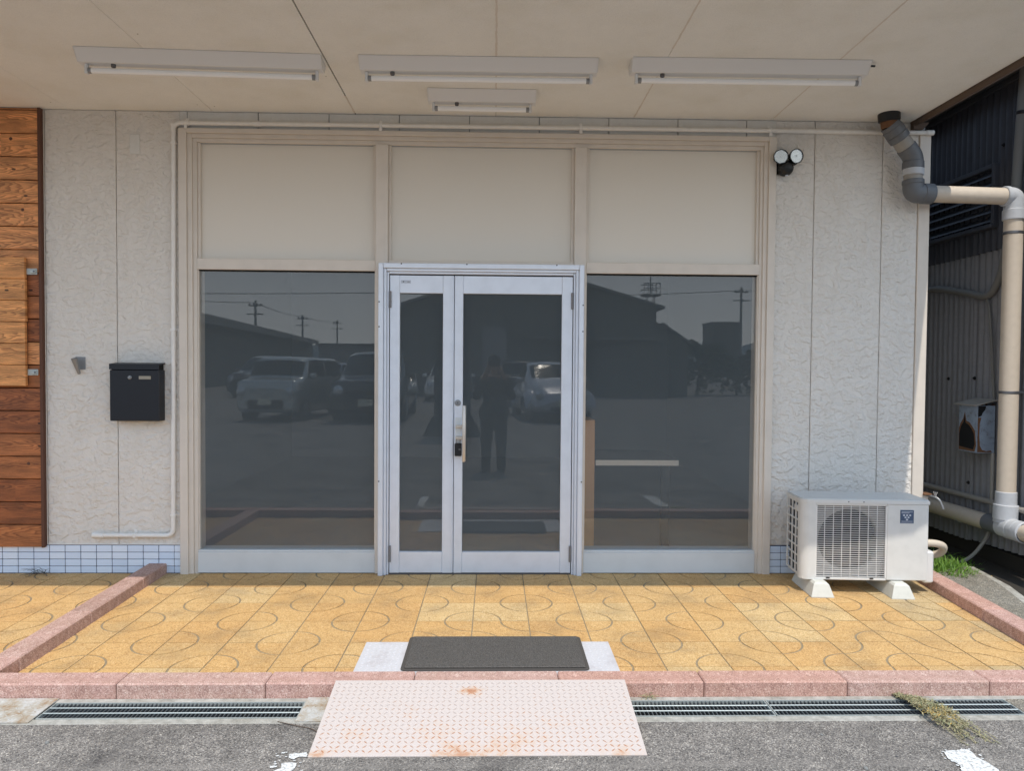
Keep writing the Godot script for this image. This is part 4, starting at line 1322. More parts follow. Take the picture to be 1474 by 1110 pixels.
# ------------------------------------------------------------------ air conditioner
func air_conditioner() -> void:
	var u := thing("air_conditioner", "white outdoor air conditioner unit on plastic blocks in the porch corner", "air conditioner", Vector3(2.262, 0.086, 0.318), -0.070)
	var W := 0.377
	var H := 0.490
	var D := 0.135
	var wm: Material = M.ac_paint
	# front: panel with a framed opening, right side plain
	var gl := -0.292
	var gr := 0.132
	bx("front_panel", wm, u, Vector3(gr + 0.0005, 0.004, D - 0.012), Vector3(W, H - 0.022, D), 0.004)
	bx("front_panel", wm, u, Vector3(gl, 0.0, D - 0.012), Vector3(gr, 0.014, D - 0.001), 0.002)
	bx("front_panel", wm, u, Vector3(gl, H - 0.036, D - 0.012), Vector3(gr, H - 0.022, D - 0.001), 0.002)
	# rounded left corner post
	var st := mb()
	var outline := PackedVector2Array()
	for k in 9:
		var a := PI / 2.0 * k / 8.0
		outline.append(Vector2(-W + 0.050 - 0.050 * cos(a), D - 0.050 + 0.050 * sin(a)))
	outline.append(Vector2(gl - 0.0005, D)); outline.append(Vector2(gl - 0.0005, D - 0.012)); outline.append(Vector2(-W + 0.06, D - 0.014)); outline.append(Vector2(-W + 0.010, D - 0.060)); outline.append(Vector2(-W, D - 0.060))
	prism(st, outline, flat_xz(0.0), H - 0.022)
	obj("corner_post", st, wm, u)
	# right, rear, base
	bx("right_panel", wm, u, Vector3(W - 0.010, 0.004, -D), Vector3(W - 0.0005, H - 0.022, D - 0.0125), 0.002)
	bx("base_pan", wm, u, Vector3(-W + 0.012, 0.0, -D + 0.004), Vector3(W - 0.011, 0.012, D - 0.0125), 0.002)
	bx("rear_coil", M.ac_fins, u, Vector3(-W + 0.02, 0.0125, -D + 0.004), Vector3(W - 0.0105, H - 0.0225, -D + 0.022))
	bx("divider", M.ac_inner, u, Vector3(gr + 0.002, 0.0125, -D + 0.0225), Vector3(gr + 0.006, H - 0.0225, D - 0.0125))
	# lid with softened corner
	var lid := mb()
	var lo := PackedVector2Array()
	for k in 9:
		var a := PI / 2.0 * k / 8.0
		lo.append(Vector2(-W + 0.048 - 0.052 * cos(a), D - 0.048 + 0.052 * sin(a)))
	lo.append(Vector2(W + 0.004, D + 0.004)); lo.append(Vector2(W + 0.004, -D - 0.004)); lo.append(Vector2(-W - 0.004, -D - 0.004))
	prism(lid, lo, flat_xz(H - 0.0215), 0.0205)
	var lu := PackedVector2Array()
	for q in lo:
		lu.append(Vector2(q.x * 0.985, q.y * 0.96))
	prism(lid, lu, flat_xz(H - 0.0008), 0.006)
	obj("lid", lid, wm, u)
	for q in [-0.10, -0.01]:
		var sc := mb()
		lathe(sc, Vector3(q, H - 0.011, D + 0.004), Vector3(0, 0, 1), [[0.0042, 0.0], [0.0035, 0.002]], 8)
		obj("screw", sc, M.aluminium_dark, u)
	# fan behind a round bell mouth
	var cx := (gl + gr) / 2.0 + 0.012
	var cy := H * 0.475
	var R := 0.192
	var bell := mb()
	bell.set_smooth_group(1)
	var seg := 48
	for k in seg:
		var a0 := TAU * k / seg
		var a1 := TAU * (k + 1) / seg
		var pts := []
		for a in [a0, a1]:
			var d := Vector2(cos(a), sin(a))
			var t := 9.0
			if absf(d.x) > 1e-4:
				t = minf(t, ((gr - cx) if d.x > 0 else (gl - cx)) / d.x)
			if absf(d.y) > 1e-4:
				t = minf(t, ((H - 0.03 - cy) if d.y > 0 else (0.013 - cy)) / d.y)
			pts.append([Vector3(cx + d.x * R, cy + d.y * R, D - 0.052), Vector3(cx + d.x * maxf(t, R), cy + d.y * maxf(t, R), D - 0.040), Vector3(cx + d.x * (R - 0.006), cy + d.y * (R - 0.006), D - 0.11)])
		tri(bell, pts[0][0], pts[0][1], pts[1][1]); tri(bell, pts[0][0], pts[1][1], pts[1][0])
		tri(bell, pts[0][2], pts[0][0], pts[1][0]); tri(bell, pts[0][2], pts[1][0], pts[1][2])
	obj("bell_mouth", bell, M.ac_inner, u)
	bx("dark_inside", M.ac_dark, u, Vector3(gl + 0.004, 0.013, -D + 0.024), Vector3(gr - 0.002, H - 0.024, -D + 0.030))
	for k in 3:
		var fb := mb()
		var rings := []
		for j in 7:
			var r := 0.035 + (R - 0.05) * j / 6.0
			var ring := []
			for i in 6:
				var a := TAU * k / 3.0 + 0.5 + (i / 5.0 - 0.5) * 1.35 + 0.25 * j / 6.0
				ring.append(Vector3(cx + cos(a) * r, cy + sin(a) * r, D - 0.115 + 0.06 * (i / 5.0)))
			rings.append(ring)
		loft(fb, rings, false, 1)
		obj("fan_blade", fb, M.ac_dark, u)
	var hub := mb()
	lathe(hub, Vector3(cx, cy, D - 0.12), Vector3(0, 0, 1), [[0.04, 0.0], [0.045, 0.03], [0.038, 0.05], [0.01, 0.056]], 16)
	obj("fan_hub", hub, M.ac_dark, u)
	# wire grille: level wires and uprights with a thicker rim
	var gz := D - 0.004
	var lines := 33
	for i in lines:
		var y := 0.022 + (H - 0.066) * i / (lines - 1)
		bx("grille_bar", M.ac_grille, u, Vector3(gl + 0.004, y - 0.0015, gz - 0.002), Vector3(gr - 0.004, y + 0.0015, gz + 0.002))
	for i in 9:
		var x := gl + 0.004 + (gr - gl - 0.008) * i / 8.0
		var t := 0.0042 if i == 0 or i == 8 else 0.0017
		bx("grille_upright", M.ac_grille, u, Vector3(x - t, 0.015, gz - 0.0065), Vector3(x + t, H - 0.037, gz - 0.0022) if i > 0 and i < 8 else Vector3(x + t, H - 0.037, gz + 0.0035))
	for x in [-0.215, 0.045]:
		bx("grille_clip", M.ac_dark, u, Vector3(x - 0.011, 0.009, D - 0.0009), Vector3(x + 0.011, 0.016, D + 0.004), 0.001)
	# emblem plate: dark blue square with pale lozenges and rules of fine print
	bx("emblem_plate", M.label_blue, u, Vector3(0.208, 0.352, D), Vector3(0.288, 0.434, D + 0.001))
	var em := mb()
	for q in [[0.230, 0.402], [0.248, 0.402], [0.266, 0.402], [0.239, 0.389], [0.257, 0.389], [0.248, 0.376]]:
		var c := Vector3(q[0], q[1], D + 0.0012)
		face(em, [c + Vector3(0.0078, 0, 0), c + Vector3(0, 0.0062, 0), c + Vector3(-0.0078, 0, 0), c + Vector3(0, -0.0062, 0)], Vector3.BACK)
	obj("emblem", em, M.label_light, u)
	var pr := mb()
	for q in [[0.215, 0.421, 0.281, 0.424], [0.215, 0.414, 0.262, 0.4165], [0.215, 0.366, 0.281, 0.3675], [0.215, 0.360, 0.281, 0.3615], [0.2095, 0.3535, 0.2865, 0.3550]]:
		box(pr, Vector3(q[0], q[1], D + 0.0011), Vector3(q[2], q[3], D + 0.0014))
	obj("fine_print", pr, M.label_light, u)
	# left side: open lattice in front of the fins
	bx("side_coil", M.ac_fins, u, Vector3(-W + 0.012, 0.0125, -D + 0.0225), Vector3(-W + 0.018, H - 0.0225, D - 0.062))
	var sx := -W + 0.0005
	for z in [-D + 0.004, -0.045, 0.020, D - 0.066]:
		bx("side_upright", wm, u, Vector3(sx, 0.0125, z - 0.005), Vector3(sx + 0.009, H - 0.0225, z + 0.005), 0.001)
	for i in 9:
		var y := 0.020 + (H - 0.05) * i / 8.0
		bx("side_bar", wm, u, Vector3(sx + 0.001, y - 0.005, -D + 0.005), Vector3(sx + 0.008, y + 0.005, D - 0.067), 0.001)
	bx("hand_grip", wm, u, Vector3(sx - 0.002, H - 0.085, 0.0), Vector3(sx + 0.010, H - 0.05, D - 0.066), 0.004)
	# service cover and pipes at the right
	bx("valve_cover", M.ac_grille, u, Vector3(W + 0.0005, -0.025, -0.105), Vector3(W + 0.064, 0.172, 0.085), 0.010)
	# plastic blocks it stands on
	for k in 2:
		var f := thing("support_block", ["grey-white plastic block under the left of the air conditioner", "grey-white plastic block under the right of the air conditioner"][k], "support block", Vector3([1.985, 2.455][k], 0.0, [0.345, 0.378][k]), -0.07, "blocks under the air conditioner")
		var sb := mb()
		var lowr := [Vector3(-0.067, 0.001, 0.175), Vector3(0.067, 0.001, 0.175), Vector3(0.067, 0.001, -0.175), Vector3(-0.067, 0.001, -0.175)]
		var toe := [Vector3(-0.067, 0.006, 0.175), Vector3(0.067, 0.006, 0.175), Vector3(0.067, 0.006, -0.175), Vector3(-0.067, 0.006, -0.175)]
		var mid := [Vector3(-0.045, 0.074, 0.150), Vector3(0.045, 0.074, 0.150), Vector3(0.045, 0.074, -0.150), Vector3(-0.045, 0.074, -0.150)]
		var topr := [Vector3(-0.033, 0.086, 0.138), Vector3(0.033, 0.086, 0.138), Vector3(0.033, 0.086, -0.138), Vector3(-0.033, 0.086, -0.138)]
		var rr := [lowr, toe, mid, topr]
		for i in 3:
			for j in 4:
				var j2 := (j + 1) % 4
				face(sb, [rr[i][j], rr[i][j2], rr[i + 1][j2], rr[i + 1][j]], (rr[i][j] + rr[i][j2]) * Vector3(1, 0, 1) + Vector3(0, 0.02, 0))
		face(sb, topr, Vector3.UP)
		face(sb, lowr, Vector3.DOWN)
		obj("block", sb, M.concrete_block, f)
	# insulated hose and the tap by the corner
	var h := thing("insulated_hose", "cream wrapped hose looping out behind the air conditioner", "hose")
	st = mb()
	tube(st, round_path([Vector3(2.70, 0.245, 0.18), Vector3(2.84, 0.255, 0.20), Vector3(2.925, 0.225, 0.17), Vector3(2.935, 0.165, 0.12), Vector3(2.85, 0.125, 0.05), Vector3(2.80, 0.13, -0.1)], 0.07, 6), 0.0235, 14)
	obj("wrap", st, M.hose_cream, h)
	var tp := thing("water_tap", "small chrome tap on a boxed standpipe at the wall corner", "tap")
	bx("pipe_box", M.cream_paint, tp, Vector3(2.8745, 0.05, -0.06), Vector3(2.915, 0.53, 0.0), 0.004)
	st = mb()
	tube(st, round_path([Vector3(2.895, 0.525, -0.02), Vector3(2.915, 0.530, 0.03), Vector3(2.945, 0.515, 0.07), Vector3(2.965, 0.450, 0.085)], 0.04, 5), [0.008, 0.008, 0.008, 0.008, 0.008, 0.008, 0.008, 0.008, 0.008, 0.008, 0.008, 0.008, 0.0075, 0.007], 10)
	obj("spout", st, M.steel, tp)
	st = mb()
	lathe(st, Vector3(2.930, 0.53, 0.045), Vector3(0.1, 1, 0.1), [[0.010, 0.0], [0.010, 0.02], [0.016, 0.022], [0.016, 0.03], [0.004, 0.033]], 10)
	obj("handle", st, M.chrome, tp)
	bx("bracket", M.rust_brown, tp, Vector3(2.868, 0.532, -0.055), Vector3(2.930, 0.540, 0.03), 0.002)

# ------------------------------------------------------------------ on the floor
func floor_things() -> void:
	# pad plate, mat, ramp
	var pad := thing("pad_plate", "flat white painted checker plate lying under the foot mat", "steel plate", Vector3(-0.0225, 0.0015, 1.457))
	bx("plate", M.pad_plate, pad, Vector3(-0.598, 0.0, -0.242), Vector3(0.598, 0.0035, 0.242))
	var sl := mb()
	lugs(sl, 1.18, 0.47, 0.026, Vector3(0, 0.0035, 0), 0.0012)
	stuff(obj("raised_bars", sl, M.pad_plate, pad))
	var mat_ := thing("foot_mat", "dark grey-brown foot mat with a rubber edge on the plate", "door mat", Vector3(0.014, 0.0068, 1.362))
	var st := mb()
	var oo := PackedVector2Array()
	for q in [[1, 1], [-1, 1], [-1, -1], [1, -1]]:
		for k in 4:
			var a: float = PI / 2.0 * k / 3.0 + [0.0, PI / 2, PI, PI * 1.5][[[1, 1], [-1, 1], [-1, -1], [1, -1]].find(q)]
			oo.append(Vector2(q[0] * 0.404 + cos(a) * 0.022, q[1] * 0.180 + sin(a) * 0.022))
	prism(st, oo, flat_xz(0.0), 0.004)
	obj("rubber_edge", st, M.mat_edge, mat_)
	bx("pile", M.mat_pile, mat_, Vector3(-0.409, 0.0042, -0.186), Vector3(0.409, 0.0125, 0.186), 0.004)
	var r := thing("ramp", "white painted checker plate ramp with rust stains from asphalt to kerb", "ramp")
	var top := Vector3(-0.046, 0.0725, 1.812)
	var low := Vector3(-0.046, 0.0005, 2.266)
	var dir := (low - top)
	var L := dir.length()
	var zax := dir.normalized()
	var yax := zax.cross(Vector3.RIGHT)
	XF = Transform3D(Basis(Vector3.RIGHT, yax, zax), top)
	UVF = func(p): return Vector2((p.x + 0.6) / 1.2, p.z / L)
	bx("plate", M.ramp_paint, r, Vector3(-0.597, -0.003, 0.0), Vector3(0.597, 0.0015, L), 0.0005)
	var sb := mb()
	lugs(sb, 1.185, L - 0.008, 0.0240, Vector3(0, 0.0015, L / 2), 0.0020)
	stuff(obj("raised_bars", sb, M.ramp_bars, r))
	UVF = null
	XF = Transform3D()
	for s in [-1.0, 1.0]:
		var sp := mb()
		prism(sp, PackedVector2Array([Vector2(1.86, 0.008), Vector2(2.20, 0.008), Vector2(1.86, 0.058)]), func(z, y, d): return Vector3(-0.046 + s * 0.5 + d, y, z), 0.006)
		obj("support", sp, M.rust_brown, r)
	# worn ends of parking lines
	var lines := struct("parking_lines", "worn white parking line paint on the asphalt")
	var shapes := [
		[Vector2(1.622, 2.262), Vector2(1.640, 2.246), Vector2(1.672, 2.250), Vector2(1.700, 2.240), Vector2(1.722, 2.246), Vector2(1.724, 2.268), Vector2(1.716, 2.29), Vector2(1.735, 2.33), Vector2(1.742, 2.37), Vector2(1.725, 2.40), Vector2(1.73, 2.9), Vector2(1.60, 2.9), Vector2(1.612, 2.44), Vector2(1.606, 2.38), Vector2(1.625, 2.34), Vector2(1.612, 2.30)],
		[Vector2(-0.712, 2.248), Vector2(-0.690, 2.238), Vector2(-0.668, 2.244), Vector2(-0.654, 2.236), Vector2(-0.646, 2.262), Vector2(-0.676, 2.268), Vector2(-0.690, 2.279), Vector2(-0.705, 2.268)],
		[Vector2(-0.726, 2.31), Vector2(-0.700, 2.298), Vector2(-0.672, 2.302), Vector2(-0.668, 2.33), Vector2(-0.680, 2.36), Vector2(-0.672, 2.9), Vector2(-0.760, 2.9), Vector2(-0.752, 2.38), Vector2(-0.738, 2.35), Vector2(-0.715, 2.335)],
		[Vector2(-0.762, 2.322), Vector2(-0.735, 2.316), Vector2(-0.730, 2.326), Vector2(-0.757, 2.332)]]
	for sh in shapes:
		# roughen the outline
		var pts := PackedVector2Array()
		for i in sh.size():
			var a: Vector2 = sh[i]
			var b: Vector2 = sh[(i + 1) % sh.size()]
			var nn := maxi(1, int(a.distance_to(b) / 0.012))
			for k in nn:
				var q := a.lerp(b, float(k) / nn)
				pts.append(q + Vector2(rng.randf_range(-0.003, 0.003), rng.randf_range(-0.003, 0.003)))
		var lp := mb()
		var idx := Geometry2D.triangulate_polygon(pts)
		for i in range(0, idx.size(), 3):
			var f := []
			for k in 3:
				var q := pts[idx[i + k]]
				f.append(Vector3(q.x, 0.003 - (q.y - 2.03) * 0.0238 + 0.0042, q.y))
			face(lp, f, Vector3.UP)
		obj("paint", lp, M.line_paint, lines)
	var fk := mb()
	for e in [[1.60, 1.75, 2.235, 2.42, 46], [-0.77, -0.64, 2.23, 2.42, 40]]:
		for k in e[4]:
			var q := Vector2(rng.randf_range(e[0], e[1]), rng.randf_range(e[2], e[3]))
			var s := rng.randf_range(0.002, 0.0065)
			var pts2 := []
			var nn := rng.randi_range(4, 6)
			for j in nn:
				var an := TAU * j / nn
				var rr := s * rng.randf_range(0.5, 1.2)
				pts2.append(Vector3(q.x + cos(an) * rr * 1.4, 0.003 - (q.y - 2.03) * 0.0238 + 0.0046, q.y + sin(an) * rr))
			face(fk, pts2, Vector3.UP)
	stuff(obj("paint_flakes", fk, M.line_paint, lines))
	# loose stones and a twig
	for k in 26:
		var x := rng.randf_range(-2.0, 2.2)
		var z := rng.randf_range(2.06, 2.42)
		if x > -0.67 and x < 0.58 and z < 2.3:
			continue
		if k > 11:
			continue
		var s := rng.randf_range(0.004, 0.009)
		var o := thing("pebble", "loose pebble on the asphalt, " + ["at the far left of the picture", "left of the ramp, below the left grating", "halfway between left edge and ramp", "close to the left side of the ramp", "just right of the ramp", "below the middle grating", "between ramp and white line at right", "left of the white line at right", "below the dry weed", "right of the dry weed", "near the right edge of the picture", "beside the small white paint flecks"][k % 12], "pebble", Vector3(x, 0.003 - (z - 2.03) * 0.0238 + s * 0.35, z), rng.randf() * TAU, "loose pebbles on the asphalt")
		var pb := mb()
		lathe(pb, Vector3(0, -s * 0.5, 0), Vector3(0.2, 1, 0.1), [[s * 0.4, 0.0], [s, s * 0.35], [s * 0.8, s * 0.8], [s * 0.25, s * 1.05]], 6)
		obj("stone", pb, M.pole_concrete if k % 2 == 0 else M.sheet_upper, o)
	var tw := thing("twig", "thin dry twig lying by the left drain grating", "twig", Vector3(-0.79, 0.006, 2.02))
	st = mb()
	tube(st, [Vector3(-0.03, 0, 0), Vector3(0.06, 0.002, 0.04), Vector3(0.11, 0.0, 0.055), Vector3(0.15, 0.001, 0.09)], 0.0016, 5)
	obj("stem", st, M.verge_brown, tw)

# ------------------------------------------------------------------ plants
func blade(st: SurfaceTool, at: Vector3, dir: Vector3, len: float, wide: float, droop: float) -> void:
	st.set_smooth_group(-1)
	var side := dir.cross(Vector3.UP)
	side = side.normalized() if side.length() > 1e-3 else Vector3.RIGHT
	var p0 := at
	var d := dir.normalized()
	var w := wide
	var n := 4
	for k in n:
		var d2 := (d + Vector3(0, -droop / n, 0)).normalized()
		var p1 := p0 + d2 * len / n
		var w2 := wide * (1.0 - pow((k + 1.0) / n, 1.6))
		tri(st, p0 - side * w, p0 + side * w, p1 + side * w2)
		if k < n - 1:
			tri(st, p0 - side * w, p1 + side * w2, p1 - side * w2)
		p0 = p1; d = d2; w = w2

func plants() -> void:
	# green grass at the mouth of the alley
	var gr := thing("grass_tuft", "bright green grass growing beside the air conditioner at the alley mouth", "grass", Vector3(2.98, 0.02, 0.06))
	for k in 3:
		var st := mb()
		for i in 420:
			var a := rng.randf() * TAU
			var rad := sqrt(rng.randf())
			var at := Vector3(cos(a) * rad * 0.21, 0, sin(a) * rad * 0.27 - 0.06)
			var d := Vector3(rng.randf_range(-0.8, 0.8), rng.randf_range(0.35, 1.1), rng.randf_range(-0.8, 0.8)).normalized()
			blade(st, at, d, rng.randf_range(0.05, 0.145) * (1.15 - 0.4 * rad), rng.randf_range(0.003, 0.0062), rng.randf_range(0.3, 1.3))
		stuff(obj("blades", st, M["grass_%d" % k], gr))
	var gl := thing("clover_patch", "low dark green weeds on the dark ground of the alley", "weeds", Vector3(3.06, 0.026, -0.35))
	for k in 2:
		var st := mb()
		for i in 260:
			var at := Vector3(rng.randf_range(-0.2, 0.3), 0, rng.randf_range(-0.75, 0.30))
			var d := Vector3(rng.randf_range(-1, 1), rng.randf_range(0.2, 0.9), rng.randf_range(-1, 1)).normalized()
			blade(st, at, d, rng.randf_range(0.025, 0.07), rng.randf_range(0.003, 0.008), 0.8)
		stuff(obj("leaves", st, M["grass_%d" % (2 - k)], gl))
	var sp := thing("weed_sprig", "small reddish weed sprig on the dark ground by the shed", "weed", Vector3(3.15, 0.026, 0.18))
	var s1 := mb()
	for i in 40:
		blade(s1, Vector3(rng.randf_range(-0.07, 0.07), 0, rng.randf_range(-0.06, 0.06)), Vector3(rng.randf_range(-1, 1), rng.randf_range(0.3, 1.0), rng.randf_range(-1, 1)), rng.randf_range(0.02, 0.05), 0.004, 0.8)
	stuff(obj("leaves", s1, M.dry_2, sp))
	# dried weed lying across the right grating
	var dw := thing("dry_weed", "dried weed stalks sprawled over the right grating onto the asphalt", "dry weed", Vector3(1.695, 0.006, 1.822))
	var spine := [Vector3(0, 0.004, 0), Vector3(0.03, 0.02, 0.10), Vector3(0.055, 0.022, 0.20), Vector3(0.085, 0.012, 0.28), Vector3(0.11, 0.004, 0.36)]
	var stems := mb()
	var leaves := [mb(), mb(), mb()]
	for i in 54:
		var path := []
		var off := Vector3(rng.randf_range(-1, 1), rng.randf_range(0.1, 1), rng.randf_range(-0.3, 0.3))
		var reach := rng.randi_range(3, 5)
		for k in reach:
			var p: Vector3 = spine[k]
			var spread: float = [0.012, 0.040, 0.058, 0.066, 0.085][k]
			path.append(p + Vector3(off.x * spread + rng.randf_range(-0.011, 0.011), off.y * [0.0, 0.012, 0.014, 0.008, 0.0][k] - (k * k * 0.0006 if k > 2 else 0.0), off.z * spread + rng.randf_range(-0.02, 0.02)))
		tube(stems, path, 0.0009, 4, false)
		for k in 40:
			var t := rng.randf() * (path.size() - 1)
			var j := mini(int(t), path.size() - 2)
			var q: Vector3 = path[j].lerp(path[j + 1], t - j)
			var which := 2 if (t > 1.7 and t < 2.6 and rng.randf() < 0.35) else rng.randi_range(0, 1)
			blade(leaves[which], q, Vector3(rng.randf_range(-1, 1), rng.randf_range(-0.1, 0.9), rng.randf_range(-0.4, 1.0)), rng.randf_range(0.008, 0.018), rng.randf_range(0.0016, 0.0030), 0.5)
	obj("stalks", stems, M.dry_0, dw)
	for k in 3:
		stuff(obj("leaves", leaves[k], M["dry_%d" % k], dw))
	# sprigs in the joint at the foot of the plinth and by the kerb
	var spots := [[-2.93, 0.03, "blackened weed wisps at the foot of the tiled plinth, far left", 16, 0.09], [-2.23, 0.035, "tiny dark weed in the corner beside the dividing kerb", 10, 0.04], [0.655, 1.822, "tiny dry weed growing at the foot of the front kerb", 14, 0.045]]
	for e in spots:
		var w := thing("weed_wisp", e[2], "weed", Vector3(e[0], 0.002, e[1]))
		var st := mb()
		for i in e[3]:
			var path := [Vector3(rng.randf_range(-0.5, 0.5) * e[4], 0, 0)]
			var d := Vector3(rng.randf_range(-1, 1), rng.randf_range(0.2, 1.0), rng.randf_range(0, 0.6))
			for k in 3:
				path.append(path[k] + d.normalized() * e[4] * 0.35)
				d += Vector3(rng.randf_range(-0.8, 0.8), -0.4, rng.randf_range(-0.2, 0.5))
				path[k + 1].y = maxf(path[k + 1].y, 0.002)
			tube(st, path, 0.0012, 4, false)
		obj("stems", st, M.pillar_dark if e[2].begins_with("black") or e[2].contains("dark") else M.dry_0, w)

# ------------------------------------------------------------------ inside the shop
func interior() -> void:
	bx("room_floor", M.room_floor, shop, Vector3(-6.8, -0.30, -6.2), Vector3(2.70, -0.004, -0.1205))
	bx("room_wall", M.room_wall, shop, Vector3(-6.8, -0.004, -6.3), Vector3(2.70, 3.0, -6.1))
	bx("room_wall", M.room_wall, shop, Vector3(-3.2, -0.003, -6.1), Vector3(-3.0, 2.799, -0.171))
	bx("room_wall", M.room_wall, shop, Vector3(2.60, -0.003, -6.1), Vector3(2.699, 2.799, -0.172))
	bx("room_ceiling", M.room_wall, shop, Vector3(-6.8, 2.80, -6.1), Vector3(2.70, 2.99, -0.1705))
	var c := thing("counter_panel", "warm brown wooden panel standing just inside the right window", "panel")
	bx("panel", M.counter_wood, c, Vector3(0.60, -0.003, -0.95), Vector3(0.752, 0.975, -0.60), 0.003)
	var t := thing("work_table", "pale wooden table top on a dark leg seen through the right window", "table")
	bx("table_top", M.pillar_dark, t, Vector3(0.76, 0.637, -1.25), Vector3(1.380, 0.677, -0.6045), 0.002)
	bx("front_edge", M.table_top, t, Vector3(0.76, 0.636, -0.604), Vector3(1.382, 0.6765, -0.60), 0.001)
	bx("leg", M.dark_leg, t, Vector3(1.27, -0.003, -0.72), Vector3(1.33, 0.635, -0.66), 0.003)

# ------------------------------------------------------------------ car park, mirrored in the glass
func car_ring(s: Array, z: float) -> Array:      # half a cross-section, from sill to roof centre, interpolated between stations
	var i := 0
	while i < s.size() - 2 and s[i + 1][0] < z:
		i += 1
	var a: Array = s[i]
	var b: Array = s[i + 1]
	var t := clampf((z - a[0]) / (b[0] - a[0]), 0.0, 1.0)
	var v := []
	for k in 7:
		v.append(lerpf(a[k], b[k], t))
	# v: z, sill y, belt y, top y, sill half width, belt half width, top half width
	return [Vector3(v[4] * 0.86, v[1], z), Vector3(v[4] * 0.98, v[1] + 0.05, z), Vector3(v[4] * 1.03, lerpf(v[1], v[2], 0.55), z), Vector3(v[5], v[2], z),
		Vector3(lerpf(v[5], v[6], 0.85), lerpf(v[2], v[3], 0.88), z), Vector3(v[6] * 0.82, lerpf(v[2], v[3], 0.985), z), Vector3(0, v[3] + 0.012, z)]

func car_panel(st: SurfaceTool, s: Array, z0: float, z1: float, z2: float, z3: float, t0: float, t1: float, mirror: bool, both := false) -> void:
	# a pane lying 5 mm proud of the skin: ring parameter t0..t1 (0 sill .. 6 roof centre), from z0..z1 at t0 to z2..z3 at t1
	var rows := []
	var n := 5
	for i in n + 1:
		var row := []
		var t := lerpf(t0, t1, float(i) / n)
		for k in n + 1:
			var z := lerpf(lerpf(z0, z2, float(i) / n), lerpf(z1, z3, float(i) / n), float(k) / n)
			var r := car_ring(s, z)
			var j := mini(int(t), 5)
			var p: Vector3 = r[j].lerp(r[j + 1], t - j)
			var e: Vector3 = r[j + 1] - r[j]
			var r2 := car_ring(s, z + 0.02)
			var q: Vector3 = r2[j].lerp(r2[j + 1], t - j)
			var nn := (q - p).cross(e).normalized()
			if nn.y < 0 and j > 3 or nn.x < 0 and j <= 3:
				nn = -nn
			p += nn * 0.006
			row.append(p)
		rows.append(row)
	for m in ([false, true] if both else [mirror]):
		for i in n:
			for k in n:
				var q := [rows[i][k], rows[i][k + 1], rows[i + 1][k + 1], rows[i + 1][k]]
				if m:
					for x in 4:
						q[x] = q[x] * Vector3(-1, 1, 1)
				var c: Vector3 = (q[0] + q[2]) * 0.5
				face(st, q, Vector3(c.x, 0.6, c.z - (s[0][0] + s[s.size() - 1][0]) * 0.5))

